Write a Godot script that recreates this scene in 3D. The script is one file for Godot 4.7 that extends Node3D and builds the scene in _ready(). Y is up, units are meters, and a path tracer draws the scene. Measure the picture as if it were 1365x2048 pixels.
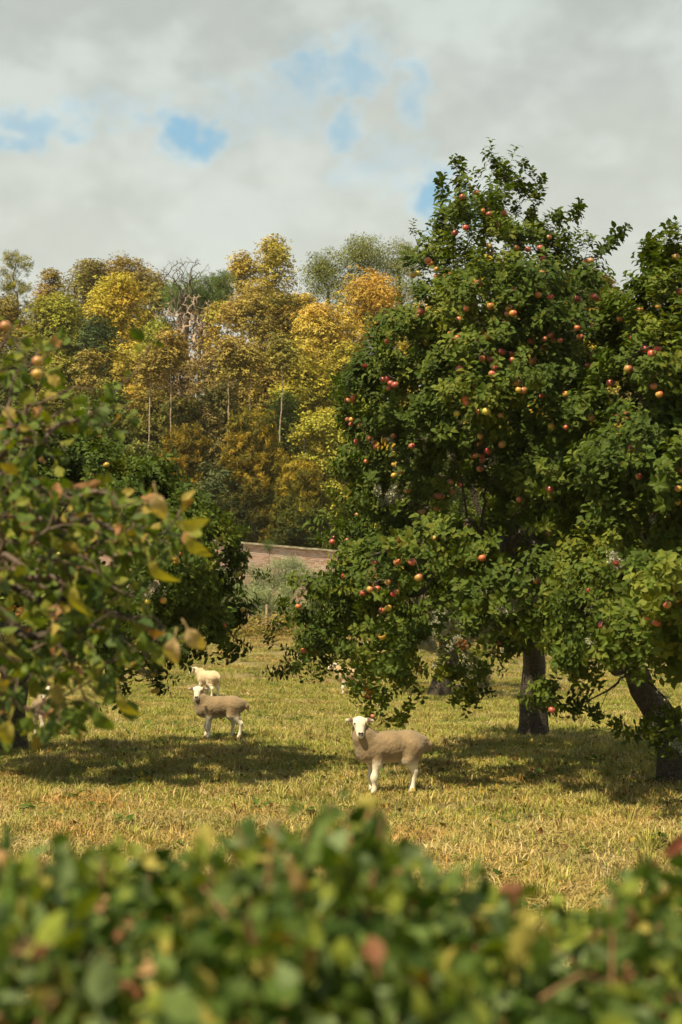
extends Node3D
# An orchard with sheep: hedge in front, apple trees, walled wood on a rise behind. y up, metres, the camera looks along -z.

const EYE := Vector3(0, 1.87, 0)
const FOCAL := 2844.0            # pixels of the 1365 x 2048 photograph
var pitch := atan(221.0 / 2844.0)
var rng := RandomNumberGenerator.new()
var noise := FastNoiseLite.new()
var fine := FastNoiseLite.new()
var taken := {}
var M := {}


# ---------------------------------------------------------------- small helpers
class MB:
	var v := PackedVector3Array()
	var n := PackedVector3Array()
	var c := PackedColorArray()
	var i := PackedInt32Array()

	func tri(a: Vector3, b: Vector3, d: Vector3, col: Color) -> void:
		v.append(a); v.append(b); v.append(d)
		c.append(col); c.append(col); c.append(col)

	func mesh() -> ArrayMesh:
		var m := ArrayMesh.new()
		var a := []
		a.resize(Mesh.ARRAY_MAX)
		a[Mesh.ARRAY_VERTEX] = v
		if n.size() == v.size():
			a[Mesh.ARRAY_NORMAL] = n
		a[Mesh.ARRAY_COLOR] = c
		if i.size():
			a[Mesh.ARRAY_INDEX] = i
		m.add_surface_from_arrays(Mesh.PRIMITIVE_TRIANGLES, a)
		return m


func numbered(parent: Node, called: String) -> String:
	var key := str(parent.get_instance_id()) + called
	var k: int = taken.get(key, 0)
	taken[key] = k + 1
	return called if k == 0 else "%s_%03d" % [called, k]


func part(parent: Node, called: String, mesh: Mesh, mat: Material, at := Transform3D()) -> MeshInstance3D:
	var o := MeshInstance3D.new()
	o.name = numbered(parent, called)
	o.mesh = mesh
	o.material_override = mat
	o.transform = at
	parent.add_child(o, true)
	return o


func thing(called: String, label: String, category: String, at: Vector3, group := "", turn := 0.0) -> Node3D:
	var o := Node3D.new()
	o.name = numbered(self, called)
	o.position = at
	o.rotation.y = turn
	o.set_meta("label", label)
	o.set_meta("category", category)
	if group:
		o.set_meta("group", group)
	add_child(o, true)
	return o


func scatter(parent: Node, called: String, mesh: Mesh, mat: Material, where: Array, tint: PackedColorArray) -> MultiMeshInstance3D:
	if where.is_empty():
		return null
	var mm := MultiMesh.new()
	mm.transform_format = MultiMesh.TRANSFORM_3D
	mm.use_colors = true
	mm.mesh = mesh
	mm.instance_count = where.size()
	for k in where.size():
		mm.set_instance_transform(k, where[k])
		mm.set_instance_color(k, tint[k])
	var o := MultiMeshInstance3D.new()
	o.name = numbered(parent, called)
	o.multimesh = mm
	o.material_override = mat
	o.set_meta("kind", "stuff")
	parent.add_child(o, true)
	return o


func scatter_kinds(parent: Node, called: String, meshes: Array, mat: Material, where: Array, tint: PackedColorArray) -> void:
	var w := []
	var t := []
	for k in meshes.size():
		w.append([])
		t.append(PackedColorArray())
	for k in where.size():
		var j := (k * 7 + k / 5) % meshes.size()
		w[j].append(where[k])
		t[j].append(tint[k])
	for k in meshes.size():
		scatter(parent, called, meshes[k], mat, w[k], t[k])


func sight(px: float, py: float) -> Vector3:
	return Vector3(px - 682.5, 1024.0 - py, -FOCAL).rotated(Vector3.RIGHT, pitch)


func at(px: float, py: float, depth: float) -> Vector3:
	var s := sight(px, py)
	return EYE + s * (depth / -s.z)


func seen_at(p: Vector3) -> Vector2:
	var q := (p - EYE).rotated(Vector3.RIGHT, -pitch)
	return Vector2(682.5 + q.x / -q.z * FOCAL, 1024.0 - q.y / -q.z * FOCAL)


func gh(x: float, z: float) -> float:
	var d := -z
	var h := 1.5 * smoothstep(33.0, 60.0, d) + 18.0 * smoothstep(62.0, 125.0, d)
	return h + 0.05 * noise.get_noise_2d(x * 30.0, z * 30.0)


func on_ground(px: float, py: float) -> Vector3:
	var lo := 4.0
	var hi := 4.0
	while hi < 300.0:
		var p := at(px, py, hi)
		if p.y < gh(p.x, p.z):
			break
		lo = hi
		hi += 0.5
	for k in 20:
		var mid := (lo + hi) / 2.0
		var p := at(px, py, mid)
		if p.y < gh(p.x, p.z):
			hi = mid
		else:
			lo = mid
	return at(px, py, hi)


func ball(g: RandomNumberGenerator) -> Vector3:
	while true:
		var p := Vector3(g.randf_range(-1, 1), g.randf_range(-1, 1), g.randf_range(-1, 1))
		if p.length_squared() <= 1.0 and p.length_squared() > 0.0001:
			return p
	return Vector3.UP


func frame_of(y: Vector3, spin: float, scale: float, pos: Vector3) -> Transform3D:
	var a := y.normalized()
	var s := a.cross(Vector3.RIGHT if absf(a.x) < 0.8 else Vector3.BACK).normalized()
	s = s.rotated(a, spin)
	return Transform3D(Basis(s * scale, a * scale, s.cross(a) * scale), pos)


func mix3(a: Color, b: Color, c: Color, t: float) -> Color:
	return a.lerp(b, t * 2.0) if t < 0.5 else b.lerp(c, t * 2.0 - 1.0)


# ---------------------------------------------------------------- materials
func tex(freq: float, seed_: int, octaves := 4, size := 512, kind := FastNoiseLite.TYPE_SIMPLEX_SMOOTH) -> NoiseTexture2D:
	var f := FastNoiseLite.new()
	f.noise_type = kind
	f.seed = seed_
	f.frequency = freq
	f.fractal_octaves = octaves
	var t := NoiseTexture2D.new()
	t.width = size
	t.height = size
	t.seamless = true
	t.noise = f
	return t


func ramp(t: NoiseTexture2D, stops: Array) -> NoiseTexture2D:
	var g := Gradient.new()
	g.offsets = PackedFloat32Array([])
	var off := PackedFloat32Array()
	var col := PackedColorArray()
	for s in stops:
		off.append(s[0])
		col.append((s[1] as Color).linear_to_srgb())
	g.offsets = off
	g.colors = col
	t.color_ramp = g
	return t


func leafy(rough: float, back: Color, spec := 0.5) -> StandardMaterial3D:
	var m := StandardMaterial3D.new()
	m.vertex_color_use_as_albedo = true
	m.roughness = rough
	m.metallic_specular = spec
	m.backlight_enabled = true
	m.backlight = back
	m.cull_mode = BaseMaterial3D.CULL_DISABLED
	return m


func bumped(albedo: Color, rough: float, relief: NoiseTexture2D, cm: float, scale: float, colour: NoiseTexture2D = null) -> StandardMaterial3D:
	var m := StandardMaterial3D.new()
	m.albedo_color = albedo.linear_to_srgb()
	m.roughness = rough
	m.uv1_triplanar = true
	m.uv1_scale = Vector3.ONE * scale
	if colour:
		m.albedo_texture = colour
	if relief:
		m.heightmap_enabled = true
		m.heightmap_texture = relief
		m.heightmap_scale = cm
	return m


func make_materials() -> void:
	M.leaf = leafy(0.6, Color(0.8, 0.82, 0.2), 0.27)
	M.wood_leaf = leafy(0.7, Color(0.6, 0.56, 0.3), 0.3)
	M.blade = leafy(0.75, Color(0.3, 0.3, 0.12), 0.25)
	var b := tex(0.02, 11, 5)
	M.bark = bumped(Color(1, 1, 1), 0.95, tex(0.035, 5, 5), 4.0, 1.6, ramp(b, [[0.0, Color(0.02, 0.015, 0.01)], [0.5, Color(0.055, 0.042, 0.028)], [0.8, Color(0.095, 0.08, 0.055)], [1.0, Color(0.2, 0.19, 0.13)]]))
	M.pale_bark = bumped(Color(1, 1, 1), 0.95, tex(0.03, 6, 4), 4.0, 0.5, ramp(tex(0.012, 13, 4), [[0.0, Color(0.16, 0.11, 0.08)], [0.5, Color(0.4, 0.3, 0.22)], [1.0, Color(0.52, 0.42, 0.33)]]))
	M.dark_bark = bumped(Color(1, 1, 1), 0.95, null, 1.0, 0.5, ramp(tex(0.012, 14, 4), [[0.0, Color(0.05, 0.038, 0.028)], [1.0, Color(0.13, 0.1, 0.075)]]))
	M.red_twig = bumped(Color(0.085, 0.055, 0.035), 0.7, null, 1.0, 3.0)
	M.hedge_twig = bumped(Color(0.24, 0.13, 0.06), 0.7, null, 1.0, 3.0)
	M.ground = bumped(Color(1, 1, 1), 1.0, tex(0.03, 21, 5), 5.0, 0.7, ramp(tex(0.02, 22, 6), [[0.0, Color(0.09, 0.08, 0.025)], [0.45, Color(0.17, 0.135, 0.045)], [0.7, Color(0.25, 0.185, 0.075)], [1.0, Color(0.14, 0.15, 0.035)]]))
	M.ground.uv1_world_triplanar = true
	M.soil = M.ground
	M.brick = []
	for c in [Color(0.6, 0.38, 0.29), Color(0.66, 0.45, 0.35), Color(0.5, 0.29, 0.21), Color(0.64, 0.48, 0.38)]:
		M.brick.append(bumped(c, 0.95, null, 1.0, 2.0))
	M.mortar = bumped(Color(0.4, 0.32, 0.25), 1.0, tex(0.05, 31, 3, 256), 1.0, 2.0)
	M.stone = bumped(Color(1, 1, 1), 0.95, null, 1.0, 0.6, ramp(tex(0.02, 33, 4, 256), [[0.0, Color(0.25, 0.22, 0.13)], [0.6, Color(0.52, 0.45, 0.31)], [1.0, Color(0.62, 0.56, 0.42)]]))
	M.post = bumped(Color(0.36, 0.27, 0.16), 0.95, null, 1.0, 1.0)
	M.wire = bumped(Color(0.16, 0.16, 0.14), 0.6, null, 1.0, 1.0)
	var w := StandardMaterial3D.new()
	w.vertex_color_use_as_albedo = true
	w.roughness = 0.95
	w.metallic_specular = 0.2
	w.rim_enabled = true
	w.rim = 0.35
	w.rim_tint = 0.6
	w.uv1_triplanar = true
	w.uv1_scale = Vector3.ONE * 4.0
	w.heightmap_enabled = true
	w.heightmap_texture = tex(0.05, 41, 4, 512)
	w.heightmap_scale = 0.6
	M.wool = w
	var a := StandardMaterial3D.new()
	a.vertex_color_use_as_albedo = true
	a.roughness = 0.32
	a.metallic_specular = 0.5
	M.apple = a
	M.lichen = leafy(0.95, Color(0.1, 0.1, 0.08), 0.1)


# ---------------------------------------------------------------- plant meshes
func add_leaf(b: MB, base: Vector3, dir: Vector3, nrm: Vector3, length: float, width: float, col: Color, fold := 0.25, curl := 0.2) -> void:
	var d := dir.normalized()
	var s := d.cross(nrm).normalized()
	var u := s.cross(d).normalized()
	var w := width * 0.5
	var m1 := base + d * length * 0.33 + u * curl * length * 0.12
	var m2 := base + d * length * 0.7 - u * curl * length * 0.1
	var tip := base + d * length - u * curl * length * 0.5
	var l1 := m1 + s * w + u * fold * w
	var r1 := m1 - s * w + u * fold * w
	var l2 := m2 + s * w * 0.8 + u * fold * w * 0.8
	var r2 := m2 - s * w * 0.8 + u * fold * w * 0.8
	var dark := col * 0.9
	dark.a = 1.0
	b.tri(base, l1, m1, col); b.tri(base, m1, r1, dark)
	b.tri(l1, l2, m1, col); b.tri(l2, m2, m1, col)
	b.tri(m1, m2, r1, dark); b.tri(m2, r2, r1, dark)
	b.tri(l2, tip, m2, col); b.tri(m2, tip, r2, dark)


func single_leaf(seed_: int, length: float, width: float, curl: float) -> ArrayMesh:
	# a broad leaf with a midrib, 2 x 6 strips, wavy edge and a stalk; lies along +y, its face to +z
	var g := RandomNumberGenerator.new()
	g.seed = seed_
	var b := MB.new()
	var rows := 7
	var pts := []
	for k in rows:
		var t := float(k) / (rows - 1)
		var w: float = [0.0, 0.62, 0.95, 1.0, 0.82, 0.48, 0.0][k] * width * 0.5
		var bend := -curl * t * t * length * 0.6
		var mid := Vector3(sin(t * 2.0 + seed_) * 0.02 * length, t * length * (1.0 - 0.25 * curl * t), bend)
		var up := 0.28 * w
		pts.append([mid, mid + Vector3(w * g.randf_range(0.88, 1.1), 0, up * g.randf_range(0.4, 1.5)), mid + Vector3(-w * g.randf_range(0.88, 1.1), 0, up * g.randf_range(0.4, 1.5))])
	for k in rows - 1:
		var a: Array = pts[k]
		var c: Array = pts[k + 1]
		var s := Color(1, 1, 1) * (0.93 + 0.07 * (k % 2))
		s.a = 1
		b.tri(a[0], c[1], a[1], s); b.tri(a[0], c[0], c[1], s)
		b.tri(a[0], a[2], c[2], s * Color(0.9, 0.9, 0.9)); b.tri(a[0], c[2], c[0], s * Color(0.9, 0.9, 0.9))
	var rib := Color(1.3, 1.25, 1.1)
	b.tri(Vector3(-0.002, -length * 0.3, 0), Vector3(0.002, -length * 0.3, 0), Vector3(0, length * 0.2, 0.002), rib)
	return b.mesh()


func apple_sprig(seed_: int, count := 10, stem := 0.2, lsize := 0.078, broad := 0.62) -> ArrayMesh:
	var g := RandomNumberGenerator.new()
	g.seed = seed_
	var b := MB.new()
	var bend := Vector3(g.randf_range(-0.3, 0.3), 0, g.randf_range(-0.3, 0.3))
	var brown := Color(1.1, 0.75, 0.6)
	var p0 := Vector3.ZERO
	for k in 3:
		var t := (k + 1) / 3.0
		var p1 := Vector3(0, t * stem, 0) + bend * stem * t * t
		for side in [Vector3(0.003, 0, 0), Vector3(0, 0, 0.003)]:
			b.tri(p0 - side, p0 + side, p1, brown)
		p0 = p1
	for k in count:
		var t := pow((k + 0.6) / count, 0.75)
		var p := Vector3(0, t * stem, 0) + bend * stem * t * t
		var az := k * 2.4 + g.randf_range(-0.4, 0.4)
		var out := Vector3(cos(az), g.randf_range(-0.15, 0.7) * (0.4 + t), sin(az)).normalized()
		var nrm := (Vector3.UP + out * g.randf_range(-0.5, 0.3) + ball(g) * 0.35).normalized()
		var L := lsize * g.randf_range(0.75, 1.2)
		var f := g.randf_range(0.75, 1.25)
		add_leaf(b, p + out * 0.014, out, nrm, L, L * broad * g.randf_range(0.85, 1.15), Color(f * g.randf_range(0.9, 1.2), f, f * g.randf_range(0.8, 1.1)), g.randf_range(0.1, 0.5), g.randf_range(-0.1, 0.8))
	return b.mesh()


func wood_spray(seed_: int, count: int, wide: float, tall: float, lsize: float, narrow := 0.6, droop := 0.2) -> ArrayMesh:
	var g := RandomNumberGenerator.new()
	g.seed = seed_
	var b := MB.new()
	for k in count:
		var q := ball(g)
		var p := Vector3(q.x * wide, q.y * tall, q.z * wide)
		var d := Vector3(q.x + g.randf_range(-0.7, 0.7), -droop + g.randf_range(-0.4, 0.4), q.z + g.randf_range(-0.7, 0.7)).normalized()
		var nrm := (Vector3.UP * 0.8 + ball(g)).normalized()
		var s := d.cross(nrm).normalized()
		var L := lsize * g.randf_range(0.7, 1.3)
		var w := L * narrow * 0.5
		var f := g.randf_range(0.7, 1.3)
		var col := Color(f * g.randf_range(0.9, 1.15), f, f * g.randf_range(0.8, 1.1))
		var mid := p + d * L * 0.5
		var lift := d.cross(s) * w * 0.5
		b.tri(p, mid + s * w + lift, mid, col); b.tri(mid, mid + s * w + lift, p + d * L, col)
		b.tri(p, mid, mid - s * w + lift, col); b.tri(mid, p + d * L, mid - s * w + lift, col)
	return b.mesh()


func needle_spray(seed_: int, count: int, spread: float, length: float, wide: float, hang: float) -> ArrayMesh:
	# a feathered frond of narrow shoots leaving a drooping axis (+y is outward)
	var g := RandomNumberGenerator.new()
	g.seed = seed_
	var b := MB.new()
	for k in count:
		var t := g.randf()
		var p := Vector3(g.randf_range(-0.25, 0.25) * spread, t * spread - hang * t * t * 0.3, g.randf_range(-0.25, 0.25) * spread)
		var d := Vector3(g.randf_range(-0.8, 0.8), g.randf_range(0.1, 1.0), g.randf_range(-0.8, 0.8))
		d = (d + Vector3(0, -hang, 0)).normalized()
		var s := d.cross(ball(g)).normalized()
		var L := length * g.randf_range(0.6, 1.3)
		var f := g.randf_range(0.6, 1.4)
		var col := Color(f * g.randf_range(0.95, 1.2), f, f)
		b.tri(p - s * wide * 0.5, p + s * wide * 0.5, p + d * L, col)
		b.tri(p + d * L * 0.3 - s * wide, p + d * L * 0.45 + s * wide, p + d * L * 0.8, col)
	return b.mesh()


func lichen_tuft(seed_: int) -> ArrayMesh:
	var g := RandomNumberGenerator.new()
	g.seed = seed_
	var b := MB.new()
	for k in 60:
		var p := ball(g) * 0.03
		var d := (p.normalized() + ball(g)).normalized()
		var s := d.cross(ball(g)).normalized() * g.randf_range(0.003, 0.006)
		var f := g.randf_range(0.6, 1.2)
		b.tri(p - s, p + s, p + d * g.randf_range(0.006, 0.016), Color(f, f, f * 0.95))
	return b.mesh()


func tube(b: MB, pts: PackedVector3Array, rad: PackedFloat32Array, sides: int, col: Color, rough := 0.0) -> void:
	var count := pts.size()
	if count < 2:
		return
	var start := b.v.size()
	var d := (pts[1] - pts[0]).normalized()
	var s := d.cross(Vector3.RIGHT if absf(d.x) < 0.8 else Vector3.BACK).normalized()
	for k in count:
		var dk := (pts[mini(k + 1, count - 1)] - pts[maxi(k - 1, 0)])
		if dk.length_squared() > 1e-10:
			d = dk.normalized()
		s = (s - d * s.dot(d)).normalized()
		var t := d.cross(s)
		for j in sides:
			var a := TAU * j / sides
			var o := s * cos(a) + t * sin(a)
			var r := rad[k]
			if rough > 0.0:
				var q := pts[k] + o * r
				r *= 1.0 + rough * noise.get_noise_3d(q.x * 90.0, q.y * 50.0, q.z * 90.0)
			b.v.append(pts[k] + o * r)
			b.n.append(o)
			b.c.append(col)
	for k in count - 1:
		for j in sides:
			var j2 := (j + 1) % sides
			var p := start + k * sides
			var q := p + sides
			b.i.append(p + j); b.i.append(q + j); b.i.append(p + j2)
			b.i.append(p + j2); b.i.append(q + j); b.i.append(q + j2)


# ---------------------------------------------------------------- skeletons
# A tree skeleton: every tip is joined to the node that gives the shortest way to it, counting part of the way down to the root.
func grow(trunk: Array, attach: float, tips: PackedVector3Array, bf: float, step: float, r_tip: float, r_base: float, lift: float, g: RandomNumberGenerator) -> Dictionary:
	var P := PackedVector3Array()
	var D := PackedVector3Array()
	var L := PackedFloat32Array()
	var par := PackedInt32Array()
	P.append(trunk[0]); D.append(((trunk[1] as Vector3) - (trunk[0] as Vector3)).normalized()); L.append(0.0); par.append(-1)
	for k in trunk.size() - 1:
		var a: Vector3 = trunk[k]
		var e: Vector3 = trunk[k + 1]
		var m := maxi(1, ceili(a.distance_to(e) / step))
		for j in m:
			var p := a.lerp(e, float(j + 1) / m)
			if j < m - 1:
				p += ball(g) * step * 0.08
			D.append((p - P[P.size() - 1]).normalized())
			L.append(L[L.size() - 1] + p.distance_to(P[P.size() - 1]))
			par.append(P.size() - 1)
			P.append(p)
	var n_trunk := P.size()
	var k0 := int(n_trunk * attach)
	var order := []
	var top: Vector3 = trunk[trunk.size() - 1]
	for k in tips.size():
		order.append([tips[k].distance_to(top), k])
	order.sort()
	for o in order:
		var t := tips[o[1]]
		var best := k0
		var cost := 1e9
		for j in range(k0, P.size()):
			var c := P[j].distance_to(t) + bf * L[j]
			if c < cost:
				cost = c
				best = j
		var a := P[best]
		var len := a.distance_to(t)
		if len < 0.02:
			continue
		var m := maxi(1, ceili(len / step))
		var ctrl := a + (D[best] * 0.5 + Vector3.UP * lift + ball(g) * 0.15) * len * 0.5
		ctrl = ctrl.lerp((a + t) * 0.5, 0.35)
		var last := best
		for j in m:
			var u := float(j + 1) / m
			var p := a.lerp(ctrl, u).lerp(ctrl.lerp(t, u), u)
			if j < m - 1:
				p += ball(g) * step * 0.14
			D.append((p - P[last]).normalized())
			L.append(L[last] + p.distance_to(P[last]))
			par.append(last)
			P.append(p)
			last = P.size() - 1
	var R := PackedFloat32Array()
	R.resize(P.size())
	var main := PackedInt32Array()
	main.resize(P.size())
	main.fill(-1)
	var big := PackedFloat32Array()
	big.resize(P.size())
	var k := P.size() - 1
	while k >= 0:
		R[k] = maxf(pow(R[k], 1.0 / 2.3), r_tip)
		if par[k] >= 0:
			R[par[k]] += pow(R[k], 2.3)
			if R[k] > big[par[k]]:
				big[par[k]] = R[k]
				main[par[k]] = k
		k -= 1
	var alpha := log(r_base / r_tip) / maxf(log(maxf(R[0], r_tip * 1.01) / r_tip), 0.01)
	for j in P.size():
		R[j] = r_tip * pow(R[j] / r_tip, alpha)
	for j in n_trunk:
		R[j] = maxf(R[j], lerpf(r_base, r_base * 0.5, float(j) / n_trunk)) if j < k0 else R[j]
	for j in mini(n_trunk, 5):
		R[j] *= 1.0 + 0.35 * pow(1.0 - j / 5.0, 2.0)
	return {"P": P, "D": D, "R": R, "par": par, "main": main, "r_tip": r_tip}


# trunk, thick limbs one by one, and the twigs as one part
func dress(tree: Node3D, s: Dictionary, mat: Material, limb_r: float, origin: Vector3, twig_mat: Material = null, least := 0.0) -> void:
	var P: PackedVector3Array = s.P
	var R: PackedFloat32Array = s.R
	var par: PackedInt32Array = s.par
	var main: PackedInt32Array = s.main
	var twigs := MB.new()
	for k in P.size():
		if par[k] >= 0 and main[par[k]] == k:
			continue
		var pts := PackedVector3Array()
		var rad := PackedFloat32Array()
		if par[k] >= 0:
			pts.append(P[par[k]] - origin)
			rad.append(minf(R[par[k]], R[k] * 1.15))
		else:
			pts.append(P[k] - origin - Vector3(0, 0.15, 0))
			rad.append(R[k] * 1.1)
		var j := k
		while j >= 0:
			if R[j] < least:
				break
			pts.append(P[j] - origin)
			rad.append(R[j])
			j = main[j]
		var r0 := R[k]
		if r0 >= limb_r or par[k] < 0:
			var b := MB.new()
			tube(b, pts, rad, 12 if par[k] < 0 else 8, Color.WHITE, 0.45 if par[k] < 0 else 0.3)
			part(tree, "trunk" if par[k] < 0 else "limb", b.mesh(), mat)
		else:
			tube(twigs, pts, rad, 5 if r0 > limb_r * 0.4 else 3, Color.WHITE)
	if twigs.v.size():
		var o := part(tree, "twigs", twigs.mesh(), twig_mat if twig_mat else mat)
		o.set_meta("kind", "stuff")


func lobe_list(rows: Array) -> Array:
	var out := []
	for r in rows:
		var c := at(r[0], r[1], r[2])
		out.append([c, Vector3(r[3] * r[2] / FOCAL, r[4] * r[2] / FOCAL, r[5])])
	return out


func tips_in(lobes: Array, count: int, shell: float, g: RandomNumberGenerator, floor_ := 0.75) -> PackedVector3Array:
	var total := 0.0
	for l in lobes:
		total += pow(l[1].x * l[1].y * l[1].z, 0.67)
	var out := PackedVector3Array()
	for l in lobes:
		var n := int(count * pow(l[1].x * l[1].y * l[1].z, 0.67) / total + 0.5)
		for k in n:
			var q := ball(g)
			q = q.normalized() * pow(q.length(), shell)
			var p: Vector3 = l[0] + q * l[1]
			if p.y > gh(p.x, p.z) + floor_:
				out.append(p)
	return out


func front_of(lobes: Array, px: float, py: float, fallback: float) -> float:
	var s := sight(px, py)
	s /= -s.z
	var best := 1e9
	for l in lobes:
		var o: Vector3 = (EYE - l[0]) / l[1]
		var d: Vector3 = s / l[1]
		var a := d.dot(d)
		var b := o.dot(d)
		var c := o.dot(o) - 1.0
		var h := b * b - a * c
		if h > 0.0:
			best = minf(best, (-b - sqrt(h)) / a)
	return best if best < 1e8 else fallback


# ---------------------------------------------------------------- apple trees
func apple_mesh(seed_: int, under: Color, blush: Color, share: float) -> ArrayMesh:
	var g := RandomNumberGenerator.new()
	g.seed = seed_
	var b := MB.new()
	var rings := 11
	var sides := 14
	var f := FastNoiseLite.new()
	f.seed = seed_
	f.frequency = 1.0
	for k in rings + 1:
		var t := PI * k / rings
		for j in sides:
			var a := TAU * j / sides
			var r := 0.5 * (1.0 + 0.03 * cos(a * 5.0) * sin(t) + 0.05 * f.get_noise_2d(cos(a), sin(a)))
			var rr := r * sin(t) * (1.0 + 0.05 * cos(t))
			var y := 0.45 * cos(t)
			if k <= 2:
				y -= 0.11 * pow(1.0 - k / 3.0, 2.0)
			if k >= rings - 1:
				y += 0.07 * pow(1.0 - (rings - k) / 2.0, 2.0)
			b.v.append(Vector3(cos(a) * rr, y, sin(a) * rr))
			b.n.append(Vector3(cos(a) * sin(t), cos(t) * 1.1, sin(a) * sin(t)).normalized())
			var red := clampf(share + 0.55 * cos(a) + 0.25 * cos(t) + 0.25 * f.get_noise_2d(a * 3.0, t * 0.6), 0.0, 1.0)
			var col := under.lerp(blush, smoothstep(0.15, 0.85, red))
			if k == rings:
				col = Color(0.08, 0.06, 0.03)
			b.c.append(col)
	for k in rings:
		for j in sides:
			var j2 := (j + 1) % sides
			var p := k * sides
			var q := p + sides
			b.i.append(p + j); b.i.append(q + j); b.i.append(p + j2)
			b.i.append(p + j2); b.i.append(q + j); b.i.append(q + j2)
	tube(b, PackedVector3Array([Vector3(0, 0.3, 0), Vector3(0.04, 0.5, 0.02), Vector3(0.05, 0.75, 0.0)]), PackedFloat32Array([0.025, 0.022, 0.03]), 5, Color(0.09, 0.06, 0.03))
	return b.mesh()


func apple_tree(label: String, trunk: Array, lobes: Array, extra: Array, apples: Array, kinds: Array, opt: Dictionary) -> Node3D:
	var g := RandomNumberGenerator.new()
	g.seed = opt.seed
	var origin: Vector3 = trunk[0]
	var tree := thing("apple_tree", label, "apple tree", origin, "old apple trees in the orchard")
	var tips := tips_in(lobes, opt.tips, 0.33, g)
	for e in extra:
		tips.append(e)
	# dead twigs under lichen
	for sp in opt.get("lichen", []):
		for k in 6:
			var q: Vector2 = Vector2(sp[0], sp[1]) + Vector2(g.randf_range(-1, 1), g.randf_range(-0.8, 0.8)) * sp[2]
			tips.append(at(q.x, q.y, front_of(lobes, q.x, q.y, opt.depth) - g.randf_range(0.0, 0.2)))
	var spots := []
	for a in apples:
		var d: float = front_of(lobes, a.x, a.y, opt.depth) + g.randf_range(-0.62, -0.27)
		var p := at(a.x, a.y, d)
		spots.append(p)
		tips.append(p + Vector3(0, 0.075, 0.02))
	var s := grow(trunk, opt.get("attach", 0.75), tips, 0.4, 0.24, 0.0045, opt.base, 0.12, g)
	dress(tree, s, M.bark, 0.045, origin)
	for k in spots.size():
		var size: float = g.randf_range(0.066, 0.092) * opt.get("apple", 1.0)
		var basis := Basis(Vector3.UP, g.randf_range(0, TAU)) * Basis(Vector3.RIGHT, g.randf_range(-0.5, 0.5)) * Basis(Vector3.BACK, g.randf_range(-0.4, 0.4))
		var kind: int = kinds[(k * 5 + k / 3) % kinds.size()]
		part(tree, "apple", M.apples[kind], M.apple, Transform3D(basis.scaled(Vector3.ONE * size), spots[k] - origin))
	# leaves
	var P: PackedVector3Array = s.P
	var D: PackedVector3Array = s.D
	var R: PackedFloat32Array = s.R
	var mid := Vector3.ZERO
	for l in lobes:
		mid += l[0]
	mid /= lobes.size()
	var twig := []
	for k in P.size():
		if R[k] < 0.0125 and P[k].y > gh(P[k].x, P[k].z) + 0.55:
			twig.append(k)
	var per: float = float(opt.sprigs) / twig.size()
	var held := {}
	for k in spots.size():
		var v := seen_at(spots[k])
		for i in 9:
			var key := Vector2i(int(v.x / 26.0) + i % 3 - 1, int(v.y / 26.0) + i / 3 - 1)
			held[key] = held.get(key, []) + [k]
	var covers := func(p: Vector3, room: float) -> bool:
		var v := seen_at(p)
		for k in held.get(Vector2i(int(v.x / 26.0), int(v.y / 26.0)), []):
			if p.z > spots[k].z - 0.03 and v.distance_to(seen_at(spots[k])) < room:
				return true
		return false
	var where := []
	var tint := PackedColorArray()
	var hue: float = opt.get("hue", 0.0)
	for k in twig:
		var n := int(per) + (1 if g.randf() < per - int(per) else 0)
		# the bare, lichened lower twigs carry fewer leaves
		for j in n:
			var thin := false
			for e in extra:
				if P[k].distance_squared_to(e) < 0.2 and R[k] < 0.02:
					thin = true
			if thin and g.randf() < 0.68:
				continue
			var p := P[k] + ball(g) * (0.035 if thin else 0.13)
			if covers.call(p, 24.0 + g.randf_range(-9.0, 4.0)):
				continue
			var bare := false
			for sp in opt.get("lichen", []):
				if seen_at(p).distance_to(Vector2(sp[0], sp[1])) < sp[2] * 0.9 and p.z > mid.z - 0.5:
					bare = true
			if bare and g.randf() < 0.9:
				continue
			# hollows between the boughs
			if noise.get_noise_3d(p.x * 75.0 + 20.0, p.y * 75.0, p.z * 75.0) < -0.07 and g.randf() < 0.62 and not thin:
				continue
			var out := (P[k] - mid).normalized()
			var y := (D[k] * 0.6 + out * 0.5 + Vector3.UP * 0.45 + ball(g) * 0.75)
			where.append(frame_of(y, g.randf_range(0, TAU), g.randf_range(0.75, 1.25), p - origin))
			var q := clampf(0.42 + hue + 0.55 * noise.get_noise_3d(p.x * 40.0, p.y * 40.0, p.z * 40.0) + g.randf_range(-0.25, 0.25), 0.0, 1.0)
			var c := mix3(Color(0.036, 0.066, 0.01), Color(0.084, 0.125, 0.017), Color(0.2, 0.222, 0.03), q)
			var odd := g.randf()
			if odd < 0.0012:
				c = Color(0.4, 0.29, 0.03)
			elif odd < 0.004:
				c = Color(0.2, 0.095, 0.03)
			tint.append(c)
	# the leaves on the side that the photograph shows are parts one by one
	var near := []
	for k in where.size():
		near.append([(where[k].origin + origin).z * -1.0 + g.randf_range(0.0, opt.get("far", 2.5)), k])
	near.sort()
	for k in mini(opt.get("leaves", 300), near.size()):
		var w: Transform3D = where[near[k][1]]
		var y := w.basis.y.normalized()
		var lichened := false
		for sp in opt.get("lichen", []):
			if seen_at(w.origin + origin).distance_to(Vector2(sp[0], sp[1])) < sp[2]:
				lichened = true
		if lichened or covers.call(w.origin + origin, 22.0):
			continue
		var t := frame_of(y + ball(g) * 0.8, g.randf_range(0, TAU), 1.15, w.origin + ball(g) * 0.05)
		part(tree, "leaf", M.leaf_shapes[k % 4], M.leaf_mats[(k * 3 + k / 7) % 5 if k % 14 else 5 + (k / 14) % 2], t)
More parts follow.
